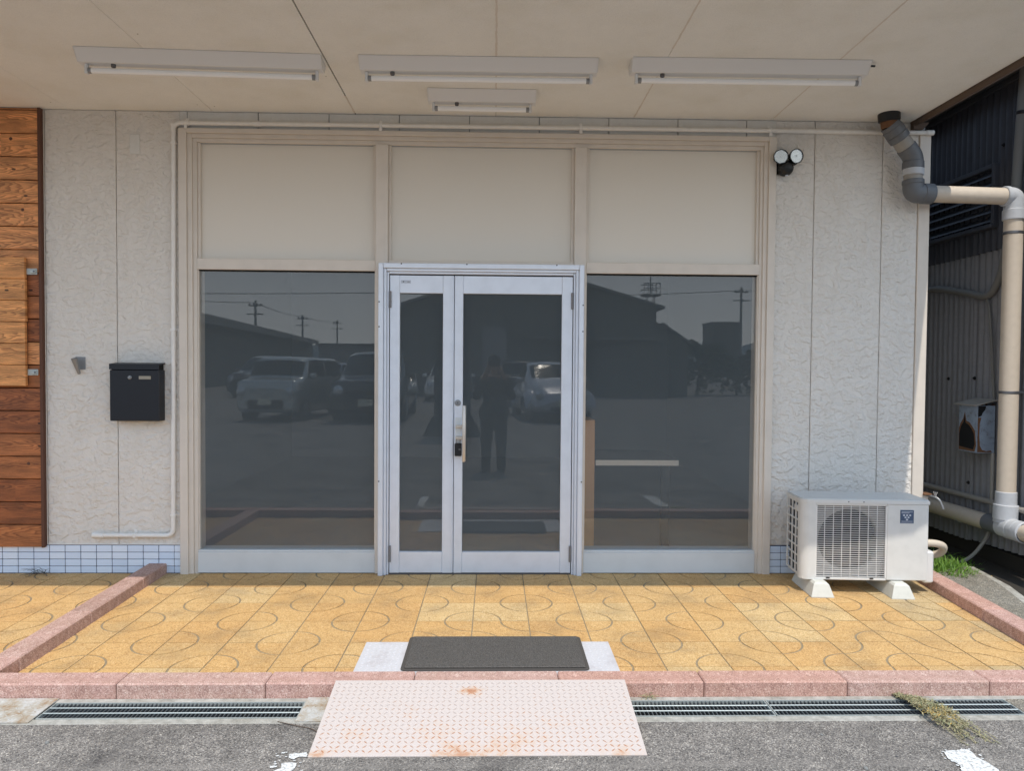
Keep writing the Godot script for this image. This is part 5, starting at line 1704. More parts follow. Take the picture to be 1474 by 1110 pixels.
func make_car(called: String, label: String, paint: Material, s: Array, o: Dictionary, at: Vector3, turn: float) -> Node3D:
	# stations s run from the nose (local -z is forward, nose at z = 0) to the tail
	var car := thing(called, label, "car", at, turn, o.get("group", "cars parked across the car park"))
	var L: float = s[s.size() - 1][0]
	var rings := []
	var zs := []
	for i in s.size() - 1:
		for k in 4:
			zs.append(lerpf(s[i][0], s[i + 1][0], k / 4.0))
	zs.append(L)
	for z in zs:
		var h := car_ring(s, z)
		var ring := []
		for k in 7:
			ring.append(h[6 - k] * Vector3(-1, 1, 1))
		for k in range(5, -1, -1):
			ring.insert(0, h[5 - k + 0] if false else h[k + 0])
		# order: right sill up over the roof to the left sill
		ring = []
		for k in 7:
			ring.append(h[k])
		for k in range(5, -1, -1):
			ring.append(h[k] * Vector3(-1, 1, 1))
		rings.append(ring)
	var st := mb()
	loft(st, rings, true)
	for e in [0, rings.size() - 1]:
		face(st, rings[e], Vector3(0, 0, -1 if e == 0 else 1))
	obj("body", st, paint, car)
	# glass
	var zc: float = o.cowl
	var zr: float = o.roof0
	var ze: float = o.roof1
	var zt: float = o.tail
	st = mb(); car_panel(st, s, zc + 0.03, zr - 0.02, zc + 0.03, zr - 0.02, 4.15, 6.0, false, true)
	obj("windscreen", st, M.car_glass, car)
	st = mb(); car_panel(st, s, ze + 0.04, zt - 0.03, ze + 0.04, zt - 0.03, 4.2, 6.0, false, true)
	obj("rear_window", st, M.car_glass, car)
	for m in [false, true]:
		var zm: float = (zr + ze) * 0.5
		st = mb(); car_panel(st, s, zc + 0.22, zm - 0.03, zr + 0.10, zm - 0.03, 3.12, 3.98, m)
		obj("side_window", st, M.car_glass, car)
		st = mb(); car_panel(st, s, zm + 0.03, zt - 0.14, zm + 0.03, ze - 0.05, 3.12, 3.98, m)
		obj("side_window", st, M.car_glass, car)
	# wheels
	var wr: float = o.wheel
	for z in [o.axle0, o.axle1]:
		for m in [-1.0, 1.0]:
			var hw: float = car_ring(s, z)[1].x
			var wh := Node3D.new()
			put(wh, "wheel", car)
			wh.position = Vector3(m * (hw - 0.10), wr, z)
			st = mb(); lathe(st, Vector3(-m * 0.09, 0, 0), Vector3(m, 0, 0), [[wr - 0.03, 0.0], [wr, 0.03], [wr, 0.19], [wr - 0.03, 0.215], [wr * 0.66, 0.215]], 22)
			obj("tyre", st, M.tyre, wh)
			st = mb(); lathe(st, Vector3(m * 0.126, 0, 0), Vector3(m, 0, 0), [[wr * 0.66, 0.0], [wr * 0.62, 0.012], [wr * 0.2, 0.004], [wr * 0.16, 0.014]], 22)
			obj("rim", st, M.steel, wh)
			st = mb(); lathe(st, Vector3(m * (hw - 0.012), wr, z), Vector3(m, 0, 0), [[wr + 0.055, 0.0], [wr + 0.05, 0.026]], 22)
			obj("wheel_arch", st, M.car_trim if not o.get("round", false) else paint, car)
	# face: lamps, grille, bumper, plate, mirrors
	var fw: float = car_ring(s, 0.12)[3].x
	for m in [-1.0, 1.0]:
		st = mb()
		var at_l := Vector3(m * (fw - o.lamp_in), o.lamp_y, o.lamp_z)
		lathe(st, at_l, Vector3(m * 0.15, 0.12, -1), [[o.lamp_r, -0.06], [o.lamp_r, 0.0], [o.lamp_r * 0.75, 0.03], [0.02, 0.045]], 18)
		obj("headlight", st, M.lamp_glass, car)
		st = mb()
		var mp: Vector3 = car_ring(s, zc + 0.32)[3]
		box(st, Vector3(m * (mp.x + 0.10) - 0.10, mp.y + 0.02, zc + 0.24), Vector3(m * (mp.x + 0.10) + 0.10, mp.y + 0.16, zc + 0.34), 0.04)
		obj("mirror", st, paint, car)
		st = mb()
		box(st, Vector3(m * (car_ring(s, L - 0.05)[3].x - 0.05) - 0.07, 0.72, L - 0.05), Vector3(m * (car_ring(s, L - 0.05)[3].x - 0.05) + 0.07, 0.95, L + 0.02), 0.02)
		obj("tail_light", st, M.tail_red, car)
	st = mb(); box(st, Vector3(-fw * 0.62, 0.30, -0.035), Vector3(fw * 0.62, o.grille_top, 0.10), 0.03)
	obj("grille", st, M.car_trim, car)
	bx("number_plate", M.number_plate, car, Vector3(-0.165, 0.40, -0.046), Vector3(0.165, 0.565, -0.036), 0.003)
	var wp := mb(); box(wp, Vector3(-0.4, car_ring(s, zc)[5].y - 0.02, zc - 0.02), Vector3(0.1, car_ring(s, zc)[5].y + 0.012, zc + 0.02), 0.006)
	obj("wiper", wp, M.car_trim, car)
	if o.get("round", false):
		for z in [o.axle0, o.axle1]:
			for m in [-1.0, 1.0]:
				st = mb()
				var rr := []
				for i in 9:
					var a := PI * i / 8.0
					var ring := []
					for k in 7:
						var b := PI * 0.5 * k / 6.0
						ring.append(Vector3(m * (0.56 + 0.32 * sin(b)), wr + 0.02 + (0.15 + wr * cos(b * 0.7) * 0.98) * sin(a), z - (wr + 0.10) * cos(a)))
					rr.append(ring)
				loft(st, rr, false)
				obj("fender", st, paint, car)
	return car

func car_park() -> void:
	var kei := [[0.0, 0.30, 0.72, 0.78, 0.68, 0.66, 0.57], [0.05, 0.22, 0.93, 0.97, 0.72, 0.71, 0.64], [0.58, 0.18, 0.98, 1.04, 0.74, 0.73, 0.67], [0.86, 0.18, 0.99, 1.48, 0.74, 0.73, 0.655], [1.10, 0.18, 1.0, 1.545, 0.74, 0.73, 0.64], [3.12, 0.18, 1.0, 1.53, 0.74, 0.73, 0.63], [3.34, 0.22, 1.0, 1.30, 0.73, 0.71, 0.62], [3.39, 0.28, 0.92, 0.97, 0.70, 0.67, 0.57]]
	make_car("parked_car", "boxy silver small car facing the shop, mirrored in the left window", M.paint_silver, kei, {"cowl": 0.58, "roof0": 0.90, "roof1": 3.12, "tail": 3.34, "wheel": 0.28, "axle0": 0.62, "axle1": 2.85, "lamp_in": 0.10, "lamp_y": 0.72, "lamp_z": 0.0, "lamp_r": 0.115, "grille_top": 0.52}, Vector3(-5.38, 0.0, 12.45), 0.13)
	var suv := [[0.0, 0.32, 0.70, 0.76, 0.74, 0.70, 0.55], [0.10, 0.22, 0.92, 0.97, 0.84, 0.80, 0.62], [1.05, 0.20, 1.02, 1.10, 0.88, 0.85, 0.70], [1.85, 0.20, 1.06, 1.62, 0.885, 0.85, 0.66], [2.3, 0.20, 1.07, 1.70, 0.885, 0.85, 0.65], [4.1, 0.20, 1.10, 1.68, 0.88, 0.84, 0.62], [4.55, 0.24, 1.08, 1.30, 0.86, 0.80, 0.60], [4.65, 0.32, 0.95, 1.0, 0.80, 0.74, 0.55]]
	make_car("parked_car", "large black people carrier mirrored beside the door frame", M.paint_black, suv, {"cowl": 1.05, "roof0": 1.88, "roof1": 4.1, "tail": 4.55, "wheel": 0.34, "axle0": 0.90, "axle1": 3.70, "lamp_in": 0.16, "lamp_y": 0.76, "lamp_z": 0.02, "lamp_r": 0.125, "grille_top": 0.66}, Vector3(-2.98, 0.0, 12.15), -0.03)
	var beetle := [[0.0, 0.32, 0.46, 0.52, 0.56, 0.42, 0.30], [0.12, 0.24, 0.62, 0.70, 0.70, 0.52, 0.38], [0.5, 0.20, 0.76, 0.86, 0.76, 0.60, 0.48], [1.05, 0.19, 0.86, 0.98, 0.80, 0.70, 0.56], [1.30, 0.19, 0.90, 1.06, 0.82, 0.75, 0.58], [1.80, 0.19, 0.93, 1.38, 0.83, 0.77, 0.55], [2.35, 0.19, 0.94, 1.48, 0.83, 0.77, 0.55], [2.95, 0.20, 0.94, 1.40, 0.82, 0.75, 0.52], [3.55, 0.22, 0.88, 1.08, 0.78, 0.66, 0.44], [3.95, 0.28, 0.70, 0.78, 0.66, 0.52, 0.34], [4.08, 0.34, 0.50, 0.54, 0.52, 0.40, 0.26]]
	make_car("parked_car", "round-bodied light grey car with round headlights, mirrored in the door", M.paint_grey, beetle, {"cowl": 1.28, "roof0": 1.95, "roof1": 2.95, "tail": 3.6, "wheel": 0.32, "axle0": 0.80, "axle1": 3.25, "lamp_in": -0.06, "lamp_y": 0.68, "lamp_z": 0.10, "lamp_r": 0.115, "grille_top": 0.40, "round": true}, Vector3(1.66, 0.0, 12.45), -0.10)
	make_car("parked_car", "dark small car in the back row, mirrored right of the photographer", M.paint_dark, kei, {"cowl": 0.58, "roof0": 0.90, "roof1": 3.12, "tail": 3.34, "wheel": 0.28, "axle0": 0.62, "axle1": 2.85, "lamp_in": 0.10, "lamp_y": 0.72, "lamp_z": 0.0, "lamp_r": 0.115, "grille_top": 0.52}, Vector3(0.95, 0.0, 19.5), 0.0)
	make_car("parked_car", "dark car at the far left of the car park, behind the boxy silver one", M.paint_dark, suv, {"cowl": 1.05, "roof0": 1.88, "roof1": 4.1, "tail": 4.55, "wheel": 0.34, "axle0": 0.90, "axle1": 3.70, "lamp_in": 0.16, "lamp_y": 0.76, "lamp_z": 0.02, "lamp_r": 0.125, "grille_top": 0.66}, Vector3(-9.9, 0.0, 24.5), 0.1)
	var sedan := [[0.0, 0.30, 0.58, 0.64, 0.70, 0.64, 0.50], [0.12, 0.22, 0.74, 0.79, 0.80, 0.74, 0.60], [1.15, 0.18, 0.86, 0.94, 0.86, 0.82, 0.66], [1.85, 0.18, 0.90, 1.36, 0.87, 0.82, 0.60], [2.4, 0.18, 0.92, 1.42, 0.87, 0.82, 0.58], [3.1, 0.18, 0.93, 1.38, 0.87, 0.82, 0.58], [3.85, 0.2, 0.93, 1.04, 0.86, 0.80, 0.62], [4.5, 0.25, 0.88, 0.93, 0.80, 0.74, 0.58], [4.6, 0.34, 0.66, 0.72, 0.72, 0.66, 0.5]]
	make_car("parked_car", "grey saloon parked side-on at the back of the car park", M.paint_grey, sedan, {"cowl": 1.15, "roof0": 1.9, "roof1": 3.1, "tail": 3.8, "wheel": 0.32, "axle0": 0.85, "axle1": 3.55, "lamp_in": 0.14, "lamp_y": 0.62, "lamp_z": 0.04, "lamp_r": 0.10, "grille_top": 0.52}, Vector3(-9.4, 0.0, 29.0), PI / 2)
	make_car("parked_car", "white saloon half hidden by the dark sign pillar", M.paint_white, sedan, {"cowl": 1.15, "roof0": 1.9, "roof1": 3.1, "tail": 3.8, "wheel": 0.32, "axle0": 0.85, "axle1": 3.55, "lamp_in": 0.14, "lamp_y": 0.62, "lamp_z": 0.04, "lamp_r": 0.10, "grille_top": 0.52}, Vector3(-1.75, 0.0, 22.0), 0.0)

	# dark pillar with a broad foot
	var p := thing("sign_pillar", "dark square pillar on a broad foot in the car park", "pillar", Vector3(-0.83, 0.0, 9.9))
	bx("shaft", M.pillar_dark, p, Vector3(-0.36, 0.35, -0.18), Vector3(0.36, 2.62, 0.18), 0.01)
	var ft := mb()
	prism(ft, PackedVector2Array([Vector2(-0.58, -0.05), Vector2(0.58, -0.05), Vector2(0.38, 0.36), Vector2(-0.38, 0.36)]), flat_xy(-0.3), 0.6)
	obj("foot", ft, M.pillar_dark, p)

	# warehouses
	var w := thing("gabled_warehouse", "big grey gabled warehouse across the car park, mirrored in the door", "warehouse")
	var st := mb()
	prism(st, PackedVector2Array([Vector2(-4.5, -0.1), Vector2(7.3, -0.1), Vector2(7.3, 4.0), Vector2(1.3, 5.75), Vector2(-4.5, 3.85)]), func(x, y, d): return Vector3(x, y, 28.0 + d), 24.0)
	obj("wall", st, M.warehouse_wall, w)
	st = mb()
	prism(st, PackedVector2Array([Vector2(-4.7, 3.80), Vector2(1.3, 5.78), Vector2(7.6, 3.95), Vector2(7.6, 4.07), Vector2(1.3, 5.92), Vector2(-4.7, 3.92)]), func(x, y, d): return Vector3(x, y, 27.6 + d), 24.8)
	obj("roof", st, M.warehouse_roof, w)
	bx("shutter_door", M.pale_wall, w, Vector3(-0.55, -0.05, 27.93), Vector3(0.55, 3.1, 27.99))
	for k in 3:
		bx("canopy_band", M.warehouse_roof, w, Vector3(1.5 + k * 1.95, 2.55, 27.6), Vector3(3.4 + k * 1.95, 2.7, 27.995))
	var an := thing("lean_to", "low lean-to shed on the right flank of the gabled warehouse", "shed")
	st = mb()
	prism(st, PackedVector2Array([Vector2(7.35, -0.1), Vector2(8.8, -0.1), Vector2(8.8, 2.4), Vector2(7.35, 3.4)]), func(x, y, d): return Vector3(x, y, 28.2 + d), 14.0)
	obj("wall", st, M.warehouse_wall, an)
	st = mb()
	prism(st, PackedVector2Array([Vector2(7.62, 3.25), Vector2(9.0, 2.32), Vector2(9.0, 2.42), Vector2(7.62, 3.36)]), func(x, y, d): return Vector3(x, y, 28.0 + d), 14.4)
	obj("roof", st, M.warehouse_roof, an)
	var l := thing("long_warehouse", "long low grey warehouse running away along the left of the car park", "warehouse", Vector3(-15.9, 0, 34.5), -0.0985)
	st = mb()
	prism(st, PackedVector2Array([Vector2(0, -0.2), Vector2(0, 3.6), Vector2(-0.5, 3.75), Vector2(-8.0, 5.6), Vector2(-16.0, 3.7), Vector2(-16.0, -0.2)]), func(x, y, d): return Vector3(x, y, -14.0 + d), 56.0)
	obj("wall", st, M.warehouse_wall, l)
	st = mb()
	prism(st, PackedVector2Array([Vector2(0.6, 3.62), Vector2(0.6, 3.95), Vector2(-8.0, 6.0), Vector2(-16.6, 3.8), Vector2(-16.6, 3.62), Vector2(-8.0, 5.75)]), func(x, y, d): return Vector3(x, y, -14.4 + d), 56.8)
	obj("roof", st, M.warehouse_roof, l)
	bx("gutter_band", M.pole_concrete, l, Vector3(0.62, 3.50, -14.3), Vector3(0.74, 3.66, 42.3))
	var sm := thing("flat_building", "small flat-roofed pale building between the warehouses", "building", Vector3(-11.5, 0, 55))
	bx("wall", M.pale_wall, sm, Vector3(-2.8, -0.2, 0), Vector3(3.6, 2.85, 6))
	bx("roof", M.warehouse_roof, sm, Vector3(-3.0, 2.86, -0.2), Vector3(3.8, 3.05, 6.2))
	var blk := thing("far_block", "plain dark block building on the right horizon", "building", Vector3(30.3, 0, 90))
	bx("wall", M.warehouse_wall, blk, Vector3(-1.7, -0.2, 0), Vector3(1.7, 7.0, 5))
	bx("roof", M.warehouse_roof, blk, Vector3(-1.8, 7.0, -0.1), Vector3(1.8, 7.25, 5.1))
	# hedge bank at the right edge
	var hd := thing("hedge", "dark overgrown hedge along the right side of the car park", "hedge", Vector3(9.0, 0, 30.0))
	var mm := MultiMesh.new()
	mm.transform_format = MultiMesh.TRANSFORM_3D
	var lf := mb()
	face(lf, [Vector3(-0.08, 0, 0), Vector3(0, 0.02, -0.05), Vector3(0.08, 0, 0), Vector3(0, 0.02, 0.05)], Vector3.UP)
	lf.generate_normals()
	mm.mesh = lf.commit()
	mm.instance_count = 9000
	for i in 9000:
		var x := rng.randf_range(0.0, 22.0)
		var top := 2.2 + 0.35 * sin(x * 1.7) + 0.2 * sin(x * 4.3)
		var y := top * sqrt(rng.randf())
		mm.set_instance_transform(i, Transform3D(Basis.from_euler(Vector3(rng.randf_range(-1.5, 1.5), rng.randf() * TAU, rng.randf_range(-1, 1))) * Basis.from_scale(Vector3.ONE * rng.randf_range(0.9, 2.2)), Vector3(x, y, rng.randf_range(-0.5, 0.7) * (1.2 - y / 4.0))))
	var mi := MultiMeshInstance3D.new()
	mi.multimesh = mm
	mi.material_override = M.hedge_leaf
	put(mi, "foliage", hd)
	stuff(mi)
	st = mb()
	for k in 12:
		tube(st, [Vector3(0.8 + k * 1.9, -0.1, 0.1), Vector3(0.9 + k * 1.9, 1.9, 0.1)], [0.09, 0.03], 6)
	stuff(obj("stems", st, M.verge_brown, hd))
	# poles, tower, wires, hills
	var poles := [["utility pole with two crossarms behind the long warehouse, nearest of three", -21.0, 60.0, 6.9], ["utility pole with two crossarms, middle of three beyond the long warehouse", -22.1, 80.0, 7.0], ["utility pole with two crossarms, farthest of three, above the flat building", -22.4, 100.0, 7.6], ["utility pole standing alone at the right above the hedge", 22.0, 60.0, 8.5]]
	var tops := []
	for e in poles:
		var po := thing("utility_pole", e[0], "utility pole", Vector3(e[1], 0, e[2]), 0, "utility poles")
		st = mb()
		tube(st, [Vector3(0, -0.2, 0), Vector3(0, e[3], 0)], [0.15, 0.10], 10)
		obj("pole", st, M.pole_concrete, po)
		for k in 2:
			bx("crossarm", M.pillar_dark, po, Vector3(-0.62 - 0.1 * k, e[3] - 0.5 - k * 0.75, -0.06), Vector3(0.62 + 0.1 * k, e[3] - 0.40 - k * 0.75, 0.06))
		for k in 4:
			st = mb()
			lathe(st, Vector3(-0.5 + 0.33 * k, e[3] - 0.399, 0), Vector3.UP, [[0.05, 0.0], [0.07, 0.08], [0.04, 0.16]], 8)
			obj("insulator", st, M.pale_wall, po)
		tops.append(Vector3(e[1], e[3] - 0.2, e[2]))
	var runs := [[Vector3(-60, 8.2, 50), Vector3(-21.0, 6.7, 60), "sagging power line at far left behind the long warehouse"], [tops[0], tops[1], "power line between the first two utility poles"], [tops[1], tops[2], "power line between the two far utility poles"], [Vector3(-60, 7.4, 47), Vector3(-9.0, 6.9, 52), "power line crossing above the flat building"], [Vector3(-9.0, 6.9, 52), Vector3(22.0, 8.2, 60), "long power line passing over the gabled warehouse"], [Vector3(22.0, 8.2, 60), Vector3(60, 8.6, 58), "power line leaving the right-hand pole"]]
	for e in runs:
		var path := []
		for k in 13:
			var t := k / 12.0
			path.append(e[0].lerp(e[1], t) - Vector3(0, 4.0 * t * (1 - t) * e[0].distance_to(e[1]) * 0.011, 0))
		st = mb()
		tube(st, path, 0.028, 5)
		var wl := thing("power_line", e[2], "power line")
		obj("wire", st, M.wire_black, wl)
	var tw := thing("siren_tower", "slim lattice tower with a railed platform behind the gabled warehouse", "tower", Vector3(13.85, 0, 60.0))
	tw.scale = Vector3(0.55, 1.0, 0.55)
	for q in [[-0.55, -0.55], [0.55, -0.55], [0.55, 0.55], [-0.55, 0.55]]:
		st = mb()
		tube(st, [Vector3(q[0] * 1.3, -0.2, q[1] * 1.3), Vector3(q[0], 7.6, q[1])], 0.07, 6)
		obj("leg", st, M.pillar_dark, tw)
	bx("platform", M.pillar_dark, tw, Vector3(-1.35, 7.6, -1.35), Vector3(1.35, 7.75, 1.35))
	for y in [8.2, 8.65]:
		for s in [-1.0, 1.0]:
			bx("rail", M.pillar_dark, tw, Vector3(-1.35, y, s * 1.3 - 0.04), Vector3(1.35, y + 0.07, s * 1.3 + 0.04))
	for q in [-1.3, -0.65, 0.0, 0.65, 1.3]:
		bx("rail_post", M.pillar_dark, tw, Vector3(q - 0.04, 7.75, -1.33), Vector3(q + 0.04, 8.7, -1.27))
	st = mb()
	tube(st, [Vector3(0, 7.7, 0), Vector3(0, 12.5, 0)], [0.10, 0.05], 6)
	obj("mast", st, M.pillar_dark, tw)
	var hills := struct("hills", "low wooded hills on the horizon")
	st = mb()
	var hr := [[], [], []]
	var hn := noise(FastNoiseLite.TYPE_SIMPLEX_SMOOTH, 0.004, 151, 4)
	for i in 90:
		var x := -700.0 + i * 16.0
		var top := 22.0 + 26.0 * hn.get_noise_1d(x) + 16.0 * exp(-pow((x - 190.0) / 90.0, 2.0))
		hr[0].append(Vector3(x, -2, 600)); hr[1].append(Vector3(x, top * 0.75, 700)); hr[2].append(Vector3(x, top, 760))
	loft(st, hr, false)
	obj("ridge", st, M.hill_green, hills)
	photographer()

# ------------------------------------------------------------------ the person taking the picture
func blob(st: SurfaceTool, bones: Array, cell: float, k: float, paint: Callable) -> void:
	# bones: [a, b, ra, rb]; smooth union of tapered capsules, meshed as surface nets
	var lo := Vector3.ONE * 1e9
	var hi := -lo
	for b in bones:
		for e in 2:
			lo = lo.min(b[e] - Vector3.ONE * (b[2 + e] + k + cell * 2)); hi = hi.max(b[e] + Vector3.ONE * (b[2 + e] + k + cell * 2))
	var n := Vector3i(((hi - lo) / cell).ceil()) + Vector3i.ONE
	var v := PackedFloat32Array()
	v.resize(n.x * n.y * n.z)
	v.fill(9.0)
	for b in bones:
		var a0: Vector3 = b[0]
		var ab: Vector3 = b[1] - b[0]
		var ll := maxf(ab.length_squared(), 1e-9)
		var rm: float = maxf(b[2], b[3]) + k + cell * 2
		var i0 := Vector3i(((a0.min(b[1]) - Vector3.ONE * rm - lo) / cell).floor()).clamp(Vector3i.ZERO, n - Vector3i.ONE)
		var i1 := Vector3i(((a0.max(b[1]) + Vector3.ONE * rm - lo) / cell).ceil()).clamp(Vector3i.ZERO, n - Vector3i.ONE)
		for z in range(i0.z, i1.z + 1):
			for y in range(i0.y, i1.y + 1):
				for x in range(i0.x, i1.x + 1):
					var p := lo + Vector3(x, y, z) * cell - a0
					var t := clampf(p.dot(ab) / ll, 0.0, 1.0)
					var d: float = (p - ab * t).length() - lerpf(b[2], b[3], t)
					var at := (z * n.y + y) * n.x + x
					var o := v[at]
					var h := maxf(k - absf(o - d), 0.0) / k
					v[at] = minf(o, d) - h * h * k * 0.25
	var ids := {}
	var pts := []
	var cr := [0, 1, n.x, n.x + 1, n.x * n.y, n.x * n.y + 1, n.x * n.y + n.x, n.x * n.y + n.x + 1]
	for z in n.z - 1:
		for y in n.y - 1:
			var base := (z * n.y + y) * n.x
			for x in n.x - 1:
				var c := base + x
				var neg := 0
				for q in 8:
					if v[c + cr[q]] < 0.0:
						neg += 1
				if neg == 0 or neg == 8:
					continue
				var s := Vector3.ZERO
				var m := 0
				for q in 8:
					for ax in [1, 2, 4]:
						if q & ax == 0:
							var fa := v[c + cr[q]]
							var fb := v[c + cr[q | ax]]
							if (fa < 0.0) != (fb < 0.0):
								var t := fa / (fa - fb)
								var e := Vector3(q & 1, (q >> 1) & 1, (q >> 2) & 1)
								var f := Vector3((q | ax) & 1, ((q | ax) >> 1) & 1, ((q | ax) >> 2) & 1)
								s += e.lerp(f, t)
								m += 1
				ids[c] = pts.size()
				pts.append(lo + (Vector3(x, y, z) + s / m) * cell)
	st.set_smooth_group(1)
	for c in ids:
		var x: int = c % n.x
		var y: int = (c / n.x) % n.y
		var z: int = c / (n.x * n.y)
		for ax in 3:
			var step: int = [1, n.x, n.x * n.y][ax]
			var u: int = [n.x, n.x * n.y, 1][ax]
			var w: int = [n.x * n.y, 1, n.x][ax]
			if [y, z, x][ax] == 0 or [z, x, y][ax] == 0:
				continue
			var f0 := v[c] < 0.0
			var f1 := v[c + step] < 0.0
			if f0 == f1:
				continue
			if not (ids.has(c - u) and ids.has(c - w) and ids.has(c - u - w)):
				continue
			var q := [pts[ids[c - u - w]], pts[ids[c - w]], pts[ids[c]], pts[ids[c - u]]]
			if not f0:
				q.reverse()
			for t in [[0, 1, 2], [0, 2, 3]]:
				for e in [t[0], t[2], t[1]]:
					st.set_color(paint.call(q[e]))
					st.add_vertex(q[e])

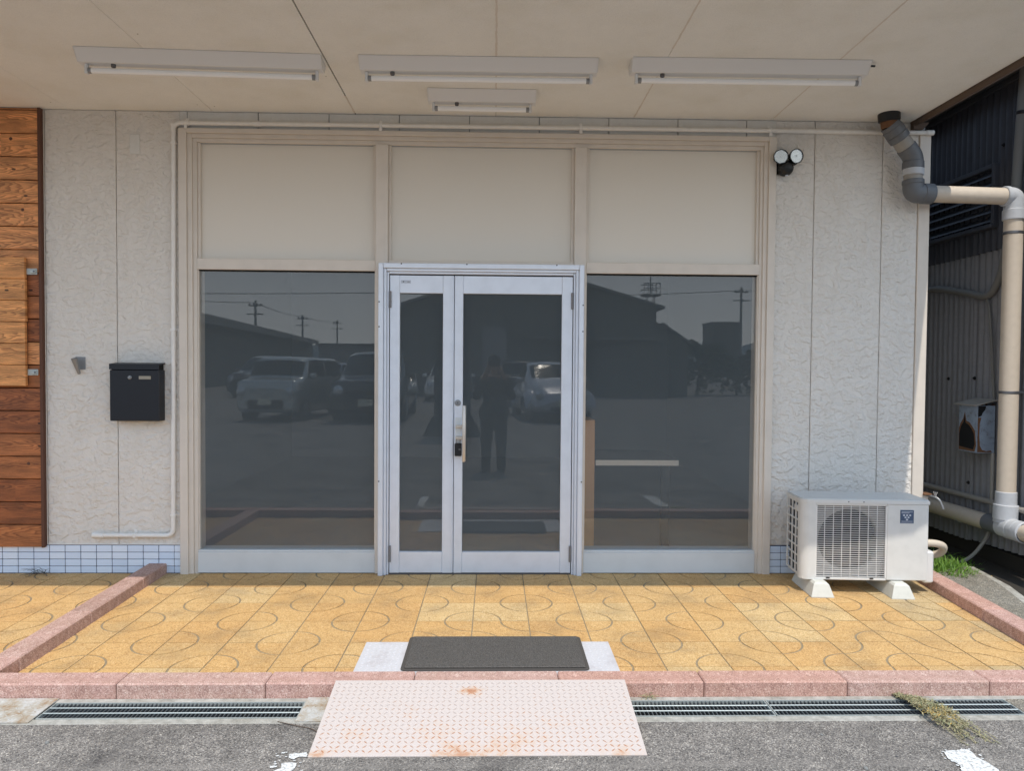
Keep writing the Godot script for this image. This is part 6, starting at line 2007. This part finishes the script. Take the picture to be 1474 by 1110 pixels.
func photographer() -> void:
	var pr := thing("person", "person in dark loose clothes and a cap, holding up a phone", "person", Vector3(0.0, -0.066, 5.16))
	# local: faces -z; ground at y = 0; about 1.57 m tall
	var c_cloth := Color(0.018, 0.019, 0.022)
	var c_trs := Color(0.022, 0.023, 0.027)
	var c_skin := Color(0.42, 0.27, 0.19)
	var c_shoe := Color(0.03, 0.03, 0.03)
	var bones := []
	# legs, hips, torso
	for s in [-1.0, 1.0]:
		bones.append([Vector3(s * 0.105, 0.07, 0.0), Vector3(s * 0.10, 0.43, 0.0), 0.062, 0.072])
		bones.append([Vector3(s * 0.10, 0.43, 0.0), Vector3(s * 0.085, 0.80, 0.01), 0.074, 0.100])
		bones.append([Vector3(s * 0.108, 0.040, 0.03), Vector3(s * 0.125, 0.035, -0.145), 0.040, 0.034])
	bones.append([Vector3(-0.06, 0.83, 0.01), Vector3(0.06, 0.83, 0.01), 0.125, 0.125])
	bones.append([Vector3(0, 0.86, 0.01), Vector3(0, 1.14, 0.0), 0.145, 0.145])
	bones.append([Vector3(-0.09, 1.14, 0.0), Vector3(0.09, 1.14, 0.0), 0.118, 0.118])
	bones.append([Vector3(-0.135, 1.235, 0.0), Vector3(0.135, 1.235, 0.0), 0.062, 0.062])
	bones.append([Vector3(0, 1.24, 0.01), Vector3(0, 1.37, -0.015), 0.052, 0.047])
	# arms: elbows out, hands before the face
	var wrist := {-1.0: Vector3(-0.105, 1.335, -0.265), 1.0: Vector3(0.105, 1.335, -0.265)}
	for s in [-1.0, 1.0]:
		bones.append([Vector3(s * 0.185, 1.225, 0.0), Vector3(s * 0.235, 1.03, -0.115), 0.058, 0.048])
		bones.append([Vector3(s * 0.235, 1.03, -0.115), wrist[s], 0.047, 0.030])
	# loose shirt hem
	bones.append([Vector3(-0.085, 0.80, 0.01), Vector3(0.085, 0.80, 0.01), 0.115, 0.115])
	var st := mb()
	blob(st, bones, 0.014, 0.045, func(p: Vector3): return c_shoe if p.y < 0.075 else (c_trs if p.y < 0.74 else (c_skin if (p.y > 1.285 and p.z > -0.12) or (p.z < -0.20 and p.y > 1.25) else c_cloth)))
	# head with face
	var hd := []
	var hc := Vector3(0, 1.470, -0.030)
	hd.append([hc + Vector3(0, 0.02, 0.012), hc + Vector3(0, 0.025, -0.004), 0.078, 0.074])
	hd.append([hc + Vector3(0, -0.045, -0.02), hc + Vector3(0, -0.075, -0.045), 0.056, 0.036])
	hd.append([hc + Vector3(0, 0.0, -0.072), hc + Vector3(0, -0.032, -0.094), 0.010, 0.014])
	hd.append([hc + Vector3(-0.020, -0.060, -0.074), hc + Vector3(0.020, -0.060, -0.074), 0.009, 0.009])
	hd.append([hc + Vector3(-0.042, 0.022, -0.062), hc + Vector3(0.042, 0.022, -0.062), 0.012, 0.012])
	for s in [-1.0, 1.0]:
		hd.append([hc + Vector3(s * 0.078, 0.012, 0.010), hc + Vector3(s * 0.078, -0.022, 0.004), 0.014, 0.010])
		hd.append([hc + Vector3(s * 0.030, -0.02, -0.055), hc + Vector3(s * 0.046, -0.03, -0.035), 0.024, 0.024])
	hd.append([hc + Vector3(0, -0.06, 0.01), hc + Vector3(0, -0.13, 0.02), 0.046, 0.046])
	blob(st, hd, 0.0055, 0.012, func(p: Vector3): return Color(0.012, 0.010, 0.009) if p.y > hc.y - 0.05 and p.z > hc.z + 0.03 else c_skin)
	# hands: palm, four bent fingers behind the phone, thumb along its edge
	for s in [-1.0, 1.0]:
		var w: Vector3 = wrist[s]
		var hb := []
		var pc := w + Vector3(-s * 0.012, 0.045, -0.022)
		hb.append([w, pc, 0.026, 0.024])
		hb.append([pc + Vector3(0, -0.012, 0.0), pc + Vector3(-s * 0.004, 0.032, -0.004), 0.024, 0.020])
		for k in 4:
			var root := pc + Vector3(-s * 0.002, 0.036 - k * 0.019, -0.014)
			var len: float = [0.026, 0.029, 0.027, 0.021][k]
			var j1 := root + Vector3(-s * 0.35, 0.15, -0.9).normalized() * len
			var j2 := j1 + Vector3(-s * 0.95, 0.10, -0.15).normalized() * len * 0.85
			var j3 := j2 + Vector3(-s * 0.95, 0.0, 0.3).normalized() * len * 0.6
			hb.append([root, j1, 0.0088, 0.0084]); hb.append([j1, j2, 0.0083, 0.0078]); hb.append([j2, j3, 0.0077, 0.0068])
		var t0 := pc + Vector3(-s * 0.014, -0.020, 0.012)
		var t1 := t0 + Vector3(-s * 0.020, 0.022, 0.010)
		var t2 := t1 + Vector3(-s * 0.016, 0.024, 0.0)
		hb.append([t0, t1, 0.0115, 0.0098]); hb.append([t1, t2, 0.0095, 0.0080])
		blob(st, hb, 0.0038, 0.006, func(_p: Vector3): return c_skin)
	obj("body", st, M.person_mix, pr)
	# cap
	var cp := mb()
	lathe(cp, hc + Vector3(0, 0.030, 0.006), Vector3(0, 1, 0.05), [[0.090, -0.002], [0.090, 0.012], [0.083, 0.045], [0.060, 0.070], [0.02, 0.082]], 18)
	obj("cap", cp, M.cap_cloth, pr)
	var br := mb()
	var brim := PackedVector2Array([Vector2(-0.082, -0.04)])
	for k in 9:
		var a := PI * k / 8.0
		brim.append(Vector2(-cos(a) * 0.082, -0.055 - sin(a) * 0.085))
	brim.append(Vector2(0.082, -0.04))
	prism(br, brim, func(x, z, d): return Vector3(hc.x + x, hc.y + 0.033 + d - 0.10 * (-z - 0.05), hc.z + z), 0.005)
	obj("cap_brim", br, M.cap_cloth, pr)
	for s in [-1.0, 1.0]:
		var ey := mb()
		lathe(ey, hc + Vector3(s * 0.030, 0.004, -0.066), Vector3(0, 0, -1), [[0.012, -0.006], [0.011, 0.003], [0.006, 0.007]], 10)
		obj("eye", ey, M.label_light, pr)
	var ph := thing("phone", "dark phone held up by the person", "phone", Vector3(0.0, 1.392, 4.868))
	bx("case", M.black_plastic, ph, Vector3(-0.078, -0.037, -0.004), Vector3(0.078, 0.037, 0.004), 0.003)
	var ln := mb()
	lathe(ln, Vector3(0.055, 0.018, -0.004), Vector3(0, 0, -1), [[0.009, 0.0], [0.009, 0.0015]], 12)
	obj("lens", ln, M.car_glass, ph)
